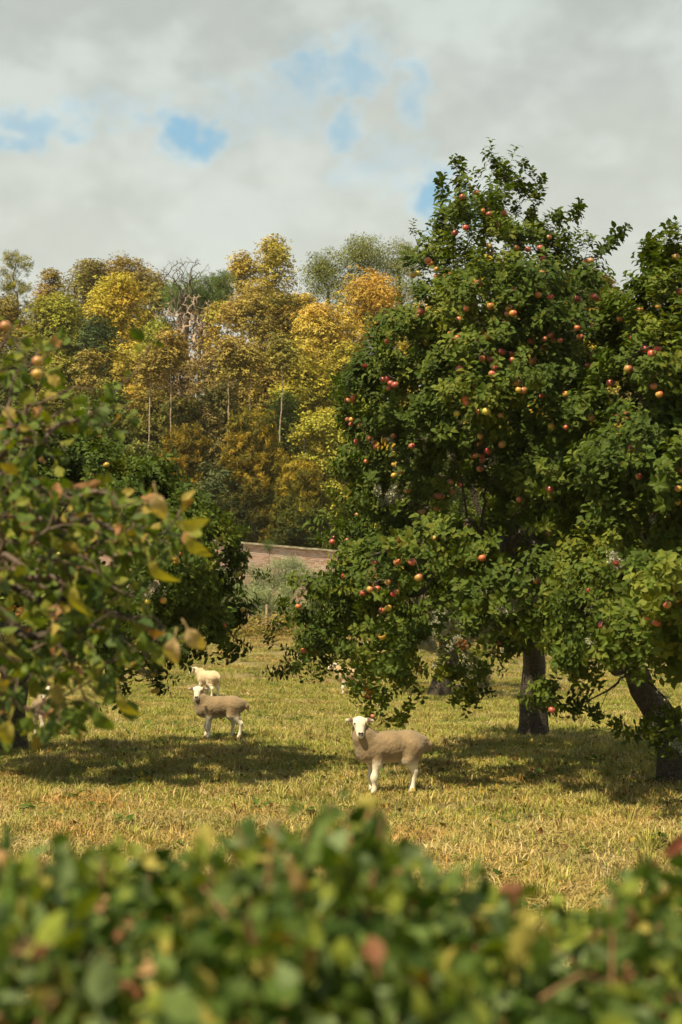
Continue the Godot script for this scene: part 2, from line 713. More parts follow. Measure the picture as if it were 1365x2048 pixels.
	scatter_kinds(tree, "crown", M.sprigs, M.leaf, where, tint)
	# lichen on the lower twigs
	var par_of: PackedInt32Array = s.par
	var lw := []
	var lt := PackedColorArray()
	for k in P.size():
		var h := P[k].y - gh(P[k].x, P[k].z)
		if R[k] > 0.04 or h > 4.6:
			continue
		var patch := noise.get_noise_3d(P[k].x * 55.0 + 90.0, P[k].y * 55.0, P[k].z * 55.0)
		var chance: float = (0.16 if patch > 0.1 else 0.03) * (1.6 - h * 0.3)
		var v := seen_at(P[k])
		for sp in opt.get("lichen", []):
			if v.distance_to(Vector2(sp[0], sp[1])) < sp[2] and P[k].z > mid.z - 0.2:
				chance = 1.05
		if g.randf() < chance * 1.4:
			var from: Vector3 = P[maxi(par_of[k], 0)]
			for j in 3 + int(chance * 9.0):
				lw.append(frame_of(ball(g), 0.0, g.randf_range(0.7, 1.6) * (1.1 if chance > 1.0 else 1.0), P[k].lerp(from, g.randf()) + ball(g) * 0.03 - origin))
				var f := g.randf_range(0.8, 1.15)
				lt.append(Color(0.42 * f, 0.43 * f, 0.31 * f))
	scatter(tree, "lichen", M.lichen_tuft, M.lichen, lw, lt)
	return tree


# ---------------------------------------------------------------- trees of the wood
func wood_tree(called: String, category: String, label: String, px: float, ytop: float, ybot: float, half: float, d: float, pal: Array, opt := {}) -> void:
	var g := RandomNumberGenerator.new()
	g.seed = hash(label)
	var top := at(px, ytop, d)
	var low := at(px, ybot, d)
	var x := top.x
	var base := Vector3(x + g.randf_range(-0.4, 0.4), 0, -d)
	base.y = gh(base.x, base.z) - 0.05
	var r := half * d / FOCAL
	if opt.get("dense", 1.0) >= 0.7 and not opt.has("shape"):
		r *= 1.3
	var tree := thing(called, label, category, base, "trees of the wood behind the wall")
	var shape: String = opt.get("shape", "round")
	var y0 := maxf(low.y, base.y + 0.4)
	if opt.get("dense", 1.0) >= 0.7 and not opt.has("shape"):
		y0 = base.y + 0.9
	var H := top.y - y0
	var dens: float = opt.get("dense", 1.0)
	var nt: int = opt.get("tips", clampi(int(r * H * 4.6), 30, 190))
	var sub: float = opt.get("sub", clampf(r * 0.27, 0.42, 0.95))
	var tips := PackedVector3Array()
	var n_try := 0
	while tips.size() < nt and n_try < nt * 20:
		n_try += 1
		var q := ball(g)
		q = q.normalized() * pow(q.length(), 0.45)
		var p: Vector3
		var rs := maxf(r - sub * 0.6, 0.15)
		if shape == "cone":
			var t := pow(g.randf(), 1.25)
			var a := g.randf_range(0, TAU)
			var rr := rs * (1.0 - t) * sqrt(g.randf_range(0.45, 1.0)) * (1.0 + 0.25 * sin(a * 3.0 + t * 9.0))
			p = Vector3(x + cos(a) * rr, y0 + t * (H - sub * 0.4), -d + sin(a) * rr)
		elif shape == "fan":
			var yy := pow(g.randf(), 0.6)
			q.y = 0.0
			q = q.normalized() * sqrt(g.randf()) * (0.2 + 0.8 * yy)
			p = Vector3(x + q.x * r, y0 + yy * H * sqrt(1.0 - 0.35 * q.length_squared()), -d + q.z * r)
		elif shape == "top":
			p = Vector3(x + q.x * rs, top.y - sub * 0.5 - absf(q.y) * H * 0.32, -d + q.z * rs)
		else:
			# a full dome over a broad base
			var yy := pow(g.randf(), 0.7)
			var wide := sqrt(maxf(1.0 - pow(yy, 3.2), 0.02))
			q.y = 0.0
			q = q.normalized() * sqrt(g.randf_range(0.1, 1.0))
			p = Vector3(x + q.x * rs * wide, y0 + sub * 0.5 + yy * (H - sub), -d + q.z * rs * wide)
		tips.append(p)
	var fork := base.lerp(Vector3(x, maxf(y0, base.y + 1.0), -d), 0.9)
	var trunk := [base, base.lerp(fork, 0.5) + ball(g) * 0.15, fork, Vector3(x, lerpf(fork.y, top.y, 0.55), -d) + ball(g) * r * 0.15]
	if shape == "fan":
		trunk = [base, base.lerp(fork, 0.5) + ball(g) * 0.2, fork]
	var s := grow(trunk, opt.get("attach", 0.5), tips, opt.get("bf", 0.45), opt.get("step", 0.55), opt.get("rtip", 0.012), opt.get("base", clampf(r * 0.09, 0.07, 0.4)), opt.get("lift", 0.25), g)
	dress(tree, s, opt.get("bark", M.dark_bark), 0.09, base, null, opt.get("least", 0.0))
	var per: int = int(opt.get("per", 30.0) * dens * sub * sub + 3.0)
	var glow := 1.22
	var where := []
	var tint := PackedColorArray()
	if dens > 0.0:
		for t in tips:
			var tone := g.randf_range(-0.22, 0.22) + 0.5 * noise.get_noise_3d(t.x * 22.0, t.y * 22.0, t.z * 22.0)
			var cast := 0.2 * noise.get_noise_3d(t.x * 14.0 + 70.0, t.y * 14.0, t.z * 14.0)
			for k in per:
				var q := ball(g)
				q = q.normalized() * pow(q.length(), 0.5)
				var p := t + Vector3(q.x, q.y * opt.get("flat", 0.7), q.z) * sub * (1.0 + 0.9 * pow(g.randf(), 5.0))
				if p.y < gh(p.x, p.z) + 0.1:
					continue
				var out := Vector3(p.x - x, 0.3, p.z + d).normalized()
				var y: Vector3
				if shape == "cone":
					y = out + Vector3(0, -0.3, 0) + ball(g) * 0.5
				else:
					y = Vector3.UP + q * 0.6 + ball(g) * 0.4
				where.append(frame_of(y, g.randf_range(0, TAU), g.randf_range(0.7, 1.3) * opt.get("scale", 1.0), p - base))
				var high := (p.y - y0) / maxf(H, 0.1)
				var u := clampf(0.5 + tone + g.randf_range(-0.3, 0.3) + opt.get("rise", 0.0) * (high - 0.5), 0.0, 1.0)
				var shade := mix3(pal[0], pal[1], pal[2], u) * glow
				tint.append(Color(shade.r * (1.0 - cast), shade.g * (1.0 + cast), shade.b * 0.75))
		scatter(tree, "crown", M[opt.get("spray", "spray")], M.wood_leaf, where, tint)


# ---------------------------------------------------------------- sheep
func net(F: PackedFloat32Array, nx: int, ny: int, nz: int, lo: Vector3, h: float, b: MB, paint: Callable) -> void:
	var idx := PackedInt32Array()
	idx.resize(nx * ny * nz)
	idx.fill(-1)
	var sy := nx
	var sz := nx * ny
	var off := PackedInt32Array([0, 1, sy, sy + 1, sz, sz + 1, sz + sy, sz + sy + 1])
	var ea := PackedInt32Array([0, 2, 4, 6, 0, 1, 4, 5, 0, 1, 2, 3])
	var eb := PackedInt32Array([1, 3, 5, 7, 2, 3, 6, 7, 4, 5, 6, 7])
	var cor := PackedVector3Array()
	for k in 8:
		cor.append(Vector3(k & 1, (k >> 1) & 1, (k >> 2) & 1))
	for z in nz - 1:
		for y in ny - 1:
			for x in nx - 1:
				var o := x + y * sy + z * sz
				var inside := 0
				for k in 8:
					if F[o + off[k]] < 0.0:
						inside += 1
				if inside == 0 or inside == 8:
					continue
				var p := Vector3.ZERO
				var m := 0
				for e in 12:
					var fa := F[o + off[ea[e]]]
					var fb := F[o + off[eb[e]]]
					if (fa < 0.0) != (fb < 0.0):
						p += cor[ea[e]].lerp(cor[eb[e]], fa / (fa - fb))
						m += 1
				p /= m
				var gx := F[o + 1] + F[o + 1 + sy] + F[o + 1 + sz] + F[o + 1 + sy + sz] - F[o] - F[o + sy] - F[o + sz] - F[o + sy + sz]
				var gy := F[o + sy] + F[o + 1 + sy] + F[o + sy + sz] + F[o + 1 + sy + sz] - F[o] - F[o + 1] - F[o + sz] - F[o + 1 + sz]
				var gz := F[o + sz] + F[o + 1 + sz] + F[o + sy + sz] + F[o + 1 + sy + sz] - F[o] - F[o + 1] - F[o + sy] - F[o + 1 + sy]
				idx[o] = b.v.size()
				var w := lo + (Vector3(x, y, z) + p) * h
				b.v.append(w)
				b.n.append(Vector3(gx, gy, gz).normalized())
				b.c.append(paint.call(w))
	for z in range(1, nz - 1):
		for y in range(1, ny - 1):
			for x in range(1, nx - 1):
				var o := x + y * sy + z * sz
				var f0 := F[o] < 0.0
				for ax in 3:
					var st := 1 if ax == 0 else (sy if ax == 1 else sz)
					if f0 == (F[o + st] < 0.0):
						continue
					var u := sy if ax == 0 else (sz if ax == 1 else 1)
					var w := sz if ax == 0 else (1 if ax == 1 else sy)
					var q := [idx[o], idx[o - u], idx[o - u - w], idx[o - w]]
					if q[0] < 0 or q[1] < 0 or q[2] < 0 or q[3] < 0:
						continue
					if f0:
						q.reverse()
					b.i.append(q[0]); b.i.append(q[1]); b.i.append(q[2])
					b.i.append(q[0]); b.i.append(q[2]); b.i.append(q[3])


# bones: [a, ra, b, rb]; joined with a smooth minimum
func flesh(bones: Array, lo: Vector3, hi: Vector3, h: float, k: float, b: MB, paint: Callable, rough: float) -> void:
	var nx := int((hi.x - lo.x) / h) + 2
	var ny := int((hi.y - lo.y) / h) + 2
	var nz := int((hi.z - lo.z) / h) + 2
	var S := PackedFloat32Array()
	S.resize(nx * ny * nz)
	for bone in bones:
		var a: Vector3 = bone[0]
		var e: Vector3 = bone[2]
		var ra: float = bone[1]
		var rb: float = bone[3]
		var pad := maxf(ra, rb) + k * 5.0
		var p0 := (a.min(e) - Vector3.ONE * pad - lo) / h
		var p1 := (a.max(e) + Vector3.ONE * pad - lo) / h
		var ab := e - a
		var l2 := maxf(ab.length_squared(), 1e-8)
		for z in range(maxi(0, int(p0.z)), mini(nz, int(p1.z) + 1)):
			for y in range(maxi(0, int(p0.y)), mini(ny, int(p1.y) + 1)):
				var row := y * nx + z * nx * ny
				for x in range(maxi(0, int(p0.x)), mini(nx, int(p1.x) + 1)):
					var p := lo + Vector3(x, y, z) * h
					var t := clampf((p - a).dot(ab) / l2, 0.0, 1.0)
					var d := p.distance_to(a + ab * t) - lerpf(ra, rb, t)
					if d < k * 5.0:
						S[row + x] += exp(-d / k)
	for j in S.size():
		if S[j] > 0.0:
			S[j] = -k * log(S[j])
		else:
			S[j] = 0.1
	if rough > 0.0:
		for z in nz:
			for y in ny:
				for x in nx:
					var j := x + y * nx + z * nx * ny
					if absf(S[j]) < 0.04:
						var p := lo + Vector3(x, y, z) * h
						S[j] += rough * fine.get_noise_3d(p.x, p.y, p.z) * smoothstep(0.2, 0.4, p.y)
	net(S, nx, ny, nz, lo, h, b, paint)


func sheep_mesh(poll: Vector3, face: Vector3, brow: Vector3, wool: Color, pale: Color, seed_: int, spread: Array) -> ArrayMesh:
	# the body points along +x; poll is the top of the head, face runs from it to the nose, brow is the way the forehead looks
	var a := face.normalized()
	var c := (brow - a * brow.dot(a)).normalized()
	var l := a.cross(c)
	var b := MB.new()
	fine.seed = seed_
	var hb := func(u: float, v: float, w: float) -> Vector3: return poll + a * u + l * v + c * w
	var eyes := [hb.call(0.075, 0.058, 0.022), hb.call(0.075, -0.058, 0.022)]
	var nose: Vector3 = hb.call(0.198, 0.0, 0.03)
	var nostrils := [hb.call(0.195, 0.018, 0.034), hb.call(0.195, -0.018, 0.034)]
	var mouth: Vector3 = hb.call(0.222, 0, 0.008)
	var ears := [hb.call(0.02, 0.105, 0.005), hb.call(0.02, -0.105, 0.005)]
	var wn := FastNoiseLite.new()
	wn.seed = seed_ + 7
	wn.frequency = 6.0
	var paint := func(p: Vector3) -> Color:
		var f := 1.0 + 0.22 * wn.get_noise_3d(p.x, p.y, p.z)
		var col := wool * f
		# grubby on the flank and neck, cleaner under the belly
		col = col.lerp(Color(0.2, 0.12, 0.055), clampf(0.35 * wn.get_noise_3d(p.x * 0.5 + 9.0, p.y * 0.5, p.z), 0.0, 0.4))
		col = col.lerp(pale, 0.55 * smoothstep(0.4, 0.33, p.y))
		var edge := 0.315 + 0.02 * wn.get_noise_3d(p.x * 4.0, p.y, p.z * 4.0)
		col = col.lerp(pale, smoothstep(edge + 0.015, edge - 0.015, p.y))
		if p.y < 0.028:
			col = Color(0.06, 0.05, 0.04)
		return col
	var skin := func(p: Vector3) -> Color:
		var q := p - poll
		var u := q.dot(a)
		var v := q.dot(l)
		var w := q.dot(c)
		var col := pale.lerp(wool, smoothstep(-0.03, -0.075, w) * smoothstep(0.16, 0.05, u))
		if absf(v) > 0.078:
			var inner := smoothstep(0.0, 0.012, w - 0.0) * smoothstep(0.16, 0.1, absf(v))
			col = col.lerp(Color(0.1, 0.045, 0.035), inner * 0.9)
		for e in eyes:
			var d := p.distance_to(e)
			col = col.lerp(Color(0.012, 0.01, 0.008), smoothstep(0.0165, 0.0115, d))
			var t: Vector3 = e + a * 0.024 + c * 0.006
			col = col.lerp(Color(0.2, 0.15, 0.1), 0.5 * smoothstep(0.014, 0.006, p.distance_to(t)))
		for e in nostrils:
			col = col.lerp(Color(0.012, 0.011, 0.011), smoothstep(0.021, 0.013, p.distance_to(e)))
		col = col.lerp(Color(0.03, 0.025, 0.025), smoothstep(0.016, 0.009, p.distance_to(nose)))
		col = col.lerp(Color(0.06, 0.045, 0.04), smoothstep(0.007, 0.003, absf(u - 0.216)) * smoothstep(0.03, 0.02, absf(v)) * step_(w, -0.005))
		return col
	var bones := [
		[Vector3(-0.2, 0.535, 0), 0.145, Vector3(0.02, 0.52, 0), 0.155], [Vector3(0.02, 0.52, 0), 0.155, Vector3(0.2, 0.525, 0), 0.145],
		[Vector3(-0.08, 0.47, 0), 0.12, Vector3(0.14, 0.45, 0), 0.125],
		[Vector3(0.2, 0.5, 0), 0.14, Vector3(0.29, 0.465, 0), 0.115], [Vector3(-0.18, 0.545, 0), 0.138, Vector3(-0.28, 0.53, 0), 0.12],
		[Vector3(0.24, 0.54, 0), 0.135, Vector3(0.33, 0.63, poll.z * 0.35), 0.112], [Vector3(0.33, 0.63, poll.z * 0.35), 0.112, poll - c * 0.085 - Vector3(0, 0.04, 0), 0.072],
		[Vector3(0.28, 0.46, 0), 0.12, Vector3(0.35, 0.61, poll.z * 0.4), 0.092],
		[Vector3(-0.38, 0.585, 0.01), 0.026, Vector3(-0.425, 0.52, 0.015), 0.023], [Vector3(-0.425, 0.52, 0.015), 0.023, Vector3(-0.44, 0.43, 0.02), 0.011],
	]
	var k := 0
	for s in [-1.0, 1.0]:
		var fx: float = spread[k]
		var rx: float = spread[k + 2]
		k += 1
		var z: float = s * 0.1
		bones.append([Vector3(0.19, 0.46, s * 0.08), 0.085, Vector3(0.19 + fx * 0.3, 0.34, z), 0.047])
		bones.append([Vector3(0.19 + fx * 0.3, 0.34, z), 0.045, Vector3(0.215 + fx * 0.7, 0.19, z), 0.0265])
		bones.append([Vector3(0.215 + fx * 0.7, 0.2, z), 0.028, Vector3(0.215 + fx * 0.7, 0.18, z), 0.028])
		bones.append([Vector3(0.215 + fx * 0.7, 0.19, z), 0.025, Vector3(0.205 + fx, 0.065, z), 0.0185])
		bones.append([Vector3(0.205 + fx, 0.065, z), 0.021, Vector3(0.225 + fx, 0.018, z), 0.025])
		bones.append([Vector3(-0.2, 0.5, s * 0.075), 0.115, Vector3(-0.16 + rx * 0.3, 0.375, s * 0.105), 0.066])
		bones.append([Vector3(-0.24, 0.48, s * 0.08), 0.09, Vector3(-0.25 + rx * 0.6, 0.34, s * 0.1), 0.045])
		bones.append([Vector3(-0.16 + rx * 0.3, 0.375, s * 0.105), 0.06, Vector3(-0.285 + rx, 0.245, s * 0.1), 0.031])
		bones.append([Vector3(-0.29 + rx, 0.245, s * 0.1), 0.029, Vector3(-0.26 + rx, 0.065, s * 0.1), 0.0195])
		bones.append([Vector3(-0.26 + rx, 0.065, s * 0.1), 0.021, Vector3(-0.235 + rx, 0.018, s * 0.1), 0.026])
	flesh(bones, Vector3(-0.56, -0.03, -0.26), Vector3(maxf(0.5, poll.x + 0.12), poll.y + 0.06, maxf(0.26, poll.z + 0.1)), 0.0125, 0.016, b, paint, 0.006)
	var head := [
		[hb.call(0.02, 0.0, -0.04), 0.062, hb.call(0.07, 0.0, -0.02), 0.06], [hb.call(0.06, 0.0, -0.018), 0.06, hb.call(0.13, 0.0, -0.012), 0.046],
		[hb.call(0.13, 0.0, -0.01), 0.044, hb.call(0.195, 0.0, -0.006), 0.037], [hb.call(0.07, -0.036, 0.004), 0.032, hb.call(0.07, 0.036, 0.004), 0.032],
		[hb.call(0.02, -0.03, -0.01), 0.036, hb.call(0.02, 0.03, -0.01), 0.036], [hb.call(0.1, 0, -0.05), 0.035, hb.call(0.2, 0.0, -0.022), 0.027],
		[hb.call(0.195, 0.012, 0.008), 0.022, hb.call(0.195, -0.012, 0.008), 0.022],
	]
	for s in [-1.0, 1.0]:
		head.append([hb.call(0.02, s * 0.055, -0.015), 0.017, hb.call(0.018, s * 0.095, -0.006), 0.023])
		head.append([hb.call(0.014, s * 0.095, -0.006), 0.021, hb.call(0.022, s * 0.132, -0.0), 0.016])
		head.append([hb.call(0.03, s * 0.095, -0.004), 0.014, hb.call(0.024, s * 0.15, 0.002), 0.006])
	var lo := poll
	var hi := poll
	for e in head:
		for w in [0, 2]:
			lo = lo.min(e[w] - Vector3.ONE * 0.09)
			hi = hi.max(e[w] + Vector3.ONE * 0.09)
	flesh(head, lo, hi, 0.0062, 0.008, b, skin, 0.0)
	return b.mesh()


func step_(x: float, edge: float) -> float:
	return 1.0 if x > edge else 0.0


# ---------------------------------------------------------------- sky
func make_sky() -> PanoramaSkyMaterial:
	var w := 3072
	var h := 1536
	var data := PackedFloat32Array()
	data.resize(w * h * 4)
	var big := FastNoiseLite.new()
	big.seed = 4
	big.frequency = 0.75
	big.fractal_octaves = 6
	var soft := FastNoiseLite.new()
	soft.seed = 9
	soft.frequency = 1.6
	soft.fractal_octaves = 5
	var holes := []
	for q in [[380, 275, 55, 30, 0.9], [330, 240, 60, 16, 0.5], [90, 250, 95, 24, 0.6], [25, 285, 55, 16, 0.75], [150, 222, 50, 16, 0.4], [670, 138, 80, 36, 0.6], [688, 255, 24, 30, 0.6], [825, 190, 26, 50, 0.5], [865, 395, 32, 46, 0.85], [925, 425, 30, 36, 0.55], [600, 190, 60, 30, 0.32], [720, 345, 60, 24, 0.28], [450, 235, 70, 40, 0.25], [790, 330, 60, 44, 0.25], [560, 215, 80, 40, 0.22], [245, 215, 70, 25, 0.25], [730, 120, 40, 40, 0.35]]:
		holes.append([sight(q[0], q[1]).normalized(), q[2] / FOCAL, q[3] / FOCAL, q[4]])
	var right := Vector3.RIGHT
	for y in h:
		var el := (0.5 - (y + 0.5) / h) * PI
		for x in w:
			var o := (y * w + x) * 4
			if el < -0.02:
				data[o] = 0.3; data[o + 1] = 0.29; data[o + 2] = 0.22; data[o + 3] = 1.0
				continue
			var ph := (x + 0.5) / w * TAU
			var d := Vector3(sin(ph) * cos(el), sin(el), -cos(ph) * cos(el))
			var q := d / (maxf(d.y, 0.0) + 0.22)
			var n1 := big.get_noise_2d(q.x * 1.2, q.z * 1.2)
			var n2 := soft.get_noise_3d(d.x * 3.0, d.y * 5.5, d.z * 3.0)
			var n3 := soft.get_noise_3d(d.x * 9.0 + 5.0, d.y * 14.0, d.z * 9.0)
			var open := smoothstep(0.28, 0.55, n1) * 0.6
			if d.z < -0.5 and d.y < 0.5:
				open *= smoothstep(0.2, 0.5, absf(d.x))
				for e in holes:
					var c: Vector3 = d - e[0]
					if absf(c.x) > 0.12 or absf(c.y) > 0.12:
						continue
					var u: float = c.x / e[1]
					var v: float = c.y / e[2]
					var r := u * u + v * v
					if r < 9.0:
						var wisp := soft.get_noise_3d(d.x * 24.0, d.y * 34.0, d.z * 24.0) + 0.5 * soft.get_noise_3d(d.x * 60.0, d.y * 80.0, d.z * 60.0)
						open = maxf(open, e[3] * smoothstep(3.4, -1.0, r + wisp * 2.6))
			# heavy grey overhead, creamy towards the horizon, lighter heaps between
			var n4 := soft.get_noise_3d(d.x * 26.0, d.y * 38.0, d.z * 26.0)
			var heap := smoothstep(-0.35, 0.4, n2 + 0.45 * n3 + 0.12 * n4)
			var high := smoothstep(0.2, 0.44, d.y + 0.1 * n2)
			var lum := lerpf(0.535, 0.445, high) + 0.11 * (heap - 0.5) * lerpf(0.7, 1.1, high) + 0.012 * n4
			lum += 0.08 * smoothstep(0.03, 0.3, open) * (1.0 - open)
			var cloud := Color(lum, lum * lerpf(1.04, 1.09, high), lum * lerpf(0.935, 1.03, high))
			var blue := Color(0.21, 0.41, 0.56)
			var col := cloud.lerp(blue, open)
			data[o] = col.r; data[o + 1] = col.g; data[o + 2] = col.b; data[o + 3] = 1.0
	var im := Image.create_from_data(w, h, false, Image.FORMAT_RGBAF, data.to_byte_array())
	var m := PanoramaSkyMaterial.new()
	m.panorama = ImageTexture.create_from_image(im)
	return m


# ---------------------------------------------------------------- the scene
func _ready() -> void:
	rng.seed = 20
	noise.seed = 3
	noise.frequency = 0.01
	noise.fractal_octaves = 4
	fine.frequency = 22.0
	fine.fractal_octaves = 3

	var cam := Camera3D.new()
	cam.name = "camera"
	cam.projection = Camera3D.PROJECTION_FRUSTUM
	cam.position = EYE
	cam.rotation.x = pitch
	var lens := CameraAttributesPhysical.new()
	lens.frustum_focal_length = 50.0
	lens.frustum_near = 0.05
	lens.frustum_far = 4000.0
	lens.frustum_focus_distance = 18.0
	lens.exposure_aperture = 4.0
	cam.attributes = lens
	cam.near = 0.05
	cam.far = 4000.0
	cam.size = 2.0 * 0.05 * 1024.0 / FOCAL
	add_child(cam)
	cam.current = true

	var env := Environment.new()
	env.background_mode = Environment.BG_SKY
	var sky := Sky.new()
	sky.sky_material = make_sky()
	env.sky = sky
	env.background_energy_multiplier = 0.75
	env.tonemap_mode = Environment.TONE_MAPPER_LINEAR
	env.tonemap_exposure = 1.72
	env.fog_enabled = true
	env.fog_mode = Environment.FOG_MODE_EXPONENTIAL
	env.fog_density = 0.0002
	env.fog_light_color = Color(0.9, 0.9, 0.82)
	env.sdfgi_enabled = true
	env.ssao_enabled = true
	env.ssil_enabled = true
	var we := WorldEnvironment.new()
	we.name = "world_environment"
	we.environment = env
	add_child(we)

	var sun := DirectionalLight3D.new()
	sun.name = "sun"
	sun.light_color = Color(1.0, 0.925, 0.78)
	sun.light_energy = 1.6
	sun.light_angular_distance = 0.5
	sun.shadow_enabled = true
	sun.look_at_from_position(Vector3.ZERO, Vector3(0.38, -0.88, -0.43))
	add_child(sun)

	make_materials()
	make_shapes()
	make_ground()
	make_wall()
	make_wood()
	make_orchard()
	make_sheep()
	make_near_tree()
	make_hedge()


func make_shapes() -> void:
	M.sprigs = [apple_sprig(1), apple_sprig(2, 9, 0.16), apple_sprig(3, 11, 0.24), apple_sprig(4, 9, 0.13, 0.085)]
	M.leaf_shapes = [single_leaf(1, 0.085, 0.052, 0.3), single_leaf(2, 0.075, 0.05, 0.6), single_leaf(3, 0.09, 0.05, 0.15), single_leaf(4, 0.07, 0.048, 0.9)]
	M.leaf_mats = []
	for c in [Color(0.07, 0.12, 0.018), Color(0.1, 0.15, 0.02), Color(0.05, 0.095, 0.015), Color(0.17, 0.19, 0.025), Color(0.06, 0.1, 0.02), Color(0.4, 0.3, 0.03), Color(0.24, 0.12, 0.035)]:
		var m: StandardMaterial3D = M.leaf.duplicate()
		m.albedo_color = c.linear_to_srgb()
		M.leaf_mats.append(m)
	M.lichen_tuft = lichen_tuft(5)
	M.spray = wood_spray(51, 16, 0.42, 0.22, 0.17)
	M.ash = wood_spray(52, 18, 0.4, 0.3, 0.17, 0.35, 0.5)
	M.layer = wood_spray(53, 16, 0.5, 0.1, 0.17, 0.65, 0.1)
	M.yew = needle_spray(54, 26, 0.55, 0.28, 0.03, 0.9)
	M.needle = needle_spray(55, 30, 0.5, 0.22, 0.022, 0.0)
	M.fuzz = wood_spray(56, 26, 0.35, 0.3, 0.08, 0.5, 0.0)
	var y := Color(0.37, 0.24, 0.06)
	var red := Color(0.33, 0.08, 0.058)
	M.apples = [apple_mesh(1, y, red, 0.85), apple_mesh(2, y, Color(0.38, 0.1, 0.06), 0.75), apple_mesh(3, Color(0.42, 0.28, 0.05), Color(0.46, 0.13, 0.05), 0.55), apple_mesh(4, Color(0.46, 0.37, 0.06), Color(0.48, 0.28, 0.05), 0.2), apple_mesh(5, y, Color(0.42, 0.06, 0.05), 1.0)]


func make_ground() -> void:
	var xs := PackedFloat32Array()
	var zs := PackedFloat32Array()
	for v in [-2500, -1200, -600, -300, -180, -120, -80, -60, -45]:
		xs.append(v)
	for k in range(-72, 73):
		xs.append(k * 0.5)
	for v in [45, 60, 80, 120, 180, 300, 600, 1200, 2500]:
		xs.append(v)
	for v in [-2500, -1200, -600, -350, -220, -170]:
		zs.append(v)
	for k in range(0, 60):
		zs.append(-140.0 + k * 1.25)
	for k in range(0, 146):
		zs.append(-65.0 + k * 0.5)
	for v in [12, 20, 40, 90, 200, 500, 1200, 2500]:
		zs.append(v)
	var b := MB.new()
	for z in zs:
		for x in xs:
			b.v.append(Vector3(x, gh(x, z), z))
			var e := 0.3
			b.n.append(Vector3(gh(x - e, z) - gh(x + e, z), 2.0 * e, gh(x, z - e) - gh(x, z + e)).normalized())
			b.c.append(Color.WHITE)
	var nx := xs.size()
	for j in zs.size() - 1:
		for i in nx - 1:
			var p := j * nx + i
			b.i.append(p); b.i.append(p + 1); b.i.append(p + nx)
			b.i.append(p + 1); b.i.append(p + nx + 1); b.i.append(p + nx)
	var o := part(self, "ground", b.mesh(), M.ground)
	o.set_meta("kind", "structure")
	o.set_meta("label", "grassy orchard floor rising towards the wall and wood")
	# grass, in patches of blades
	var straw := [0.2, 0.45, 0.65, 0.85, 0.95]
	var patches := []
	for k in straw.size():
		patches.append(grass_patch(100 + k, 190, straw[k]))
	var where := []
	var tint := []
	for k in straw.size():
		where.append([])
		tint.append(PackedColorArray())
	var g := RandomNumberGenerator.new()
	g.seed = 77
	var z := -5.0
	while z > -62.0:
		var d := -z
		var half := 0.27 * d + 3.0
		var per := 11.0 if d < 24.0 else (8.0 if d < 40.0 else 6.0)
		var n := int(half * 2.0 * 0.5 * per)
		for k in n:
			var x := g.randf_range(-half, half)
			var zz := z - g.randf() * 0.5
			var p1 := noise.get_noise_2d(x * 45.0, zz * 45.0)
			var p2 := noise.get_noise_2d(x * 160.0 + 300.0, zz * 160.0)
			var dry := 0.4 + 0.95 * p1 + 0.75 * p2 + g.randf_range(-0.22, 0.22)
			dry += 0.27 * smoothstep(18.0, 10.0, d) - 0.22 * smoothstep(15.0, 20.0, d) * smoothstep(50.0, 38.0, d) + 0.3 * smoothstep(44.0, 54.0, d)
			var v := clampi(int(dry * 5.0), 0, 4)
			var s := g.randf_range(0.5, 0.85) * (1.0 + 0.6 * smoothstep(0.1, 0.5, p2))
			where[v].append(Transform3D(Basis(Vector3.UP, g.randf_range(0, TAU)).scaled(Vector3(1.1, s, 1.1)), Vector3(x, gh(x, zz) - 0.005, zz)))
			var f := g.randf_range(0.62, 1.22)
			var rusty := smoothstep(0.1, 0.4, noise.get_noise_2d(x * 110.0 - 200.0, zz * 110.0)) * smoothstep(0.35, 0.6, dry)
			tint[v].append(Color(f * g.randf_range(0.92, 1.06), f * (1.0 - 0.2 * rusty), f * (0.95 - 0.3 * rusty)))
		z -= 0.5
	for k in straw.size():
		var m := scatter(self, "grass", patches[k], M.blade, where[k], tint[k])
		if m:
			m.set_meta("label", ["green grass", "mixed green and dry grass", "half dried grass", "straw coloured cut grass", "dead straw and cut hay"][k] + " in patches across the orchard floor")
	var tufts := []
	var tuft_tone := PackedColorArray()
	var weeds := []
	var weed_tone := PackedColorArray()
	for k in 1500:
		var d := g.randf_range(7.0, 48.0)
		var x := g.randf_range(-1, 1) * (0.26 * d + 1.5)
		var clump := noise.get_noise_2d(x * 130.0 + 500.0, d * 130.0)
		var spot := Vector3(x, gh(x, -d) - 0.01, -d)
		if clump > 0.02:
			tufts.append(Transform3D(Basis(Vector3.UP, g.randf_range(0, TAU)).scaled(Vector3.ONE * g.randf_range(0.6, 1.1)), spot))
			var f := g.randf_range(0.7, 1.2)
			tuft_tone.append(Color(f, f * g.randf_range(0.92, 1.1), f * 0.9))
		elif clump < -0.22:
			weeds.append(frame_of(Vector3(0, 1, 0) + ball(g) * 0.2, g.randf_range(0, TAU), g.randf_range(0.7, 1.5), spot))
			weed_tone.append(Color(0.06, 0.1, 0.018) * g.randf_range(0.7, 1.6))
	var tm := scatter(self, "grass_tufts", tall_tuft(140), M.blade, tufts, tuft_tone)
	tm.set_meta("label", "longer tufts of yellow grass among the cut turf")
	var wm := scatter(self, "weeds", apple_sprig(61, 9, 0.04, 0.1, 0.4), M.leaf, weeds, weed_tone)
	wm.set_meta("label", "low broad leaved weeds in the turf")
	var litter := []
	var litter_tone := PackedColorArray()
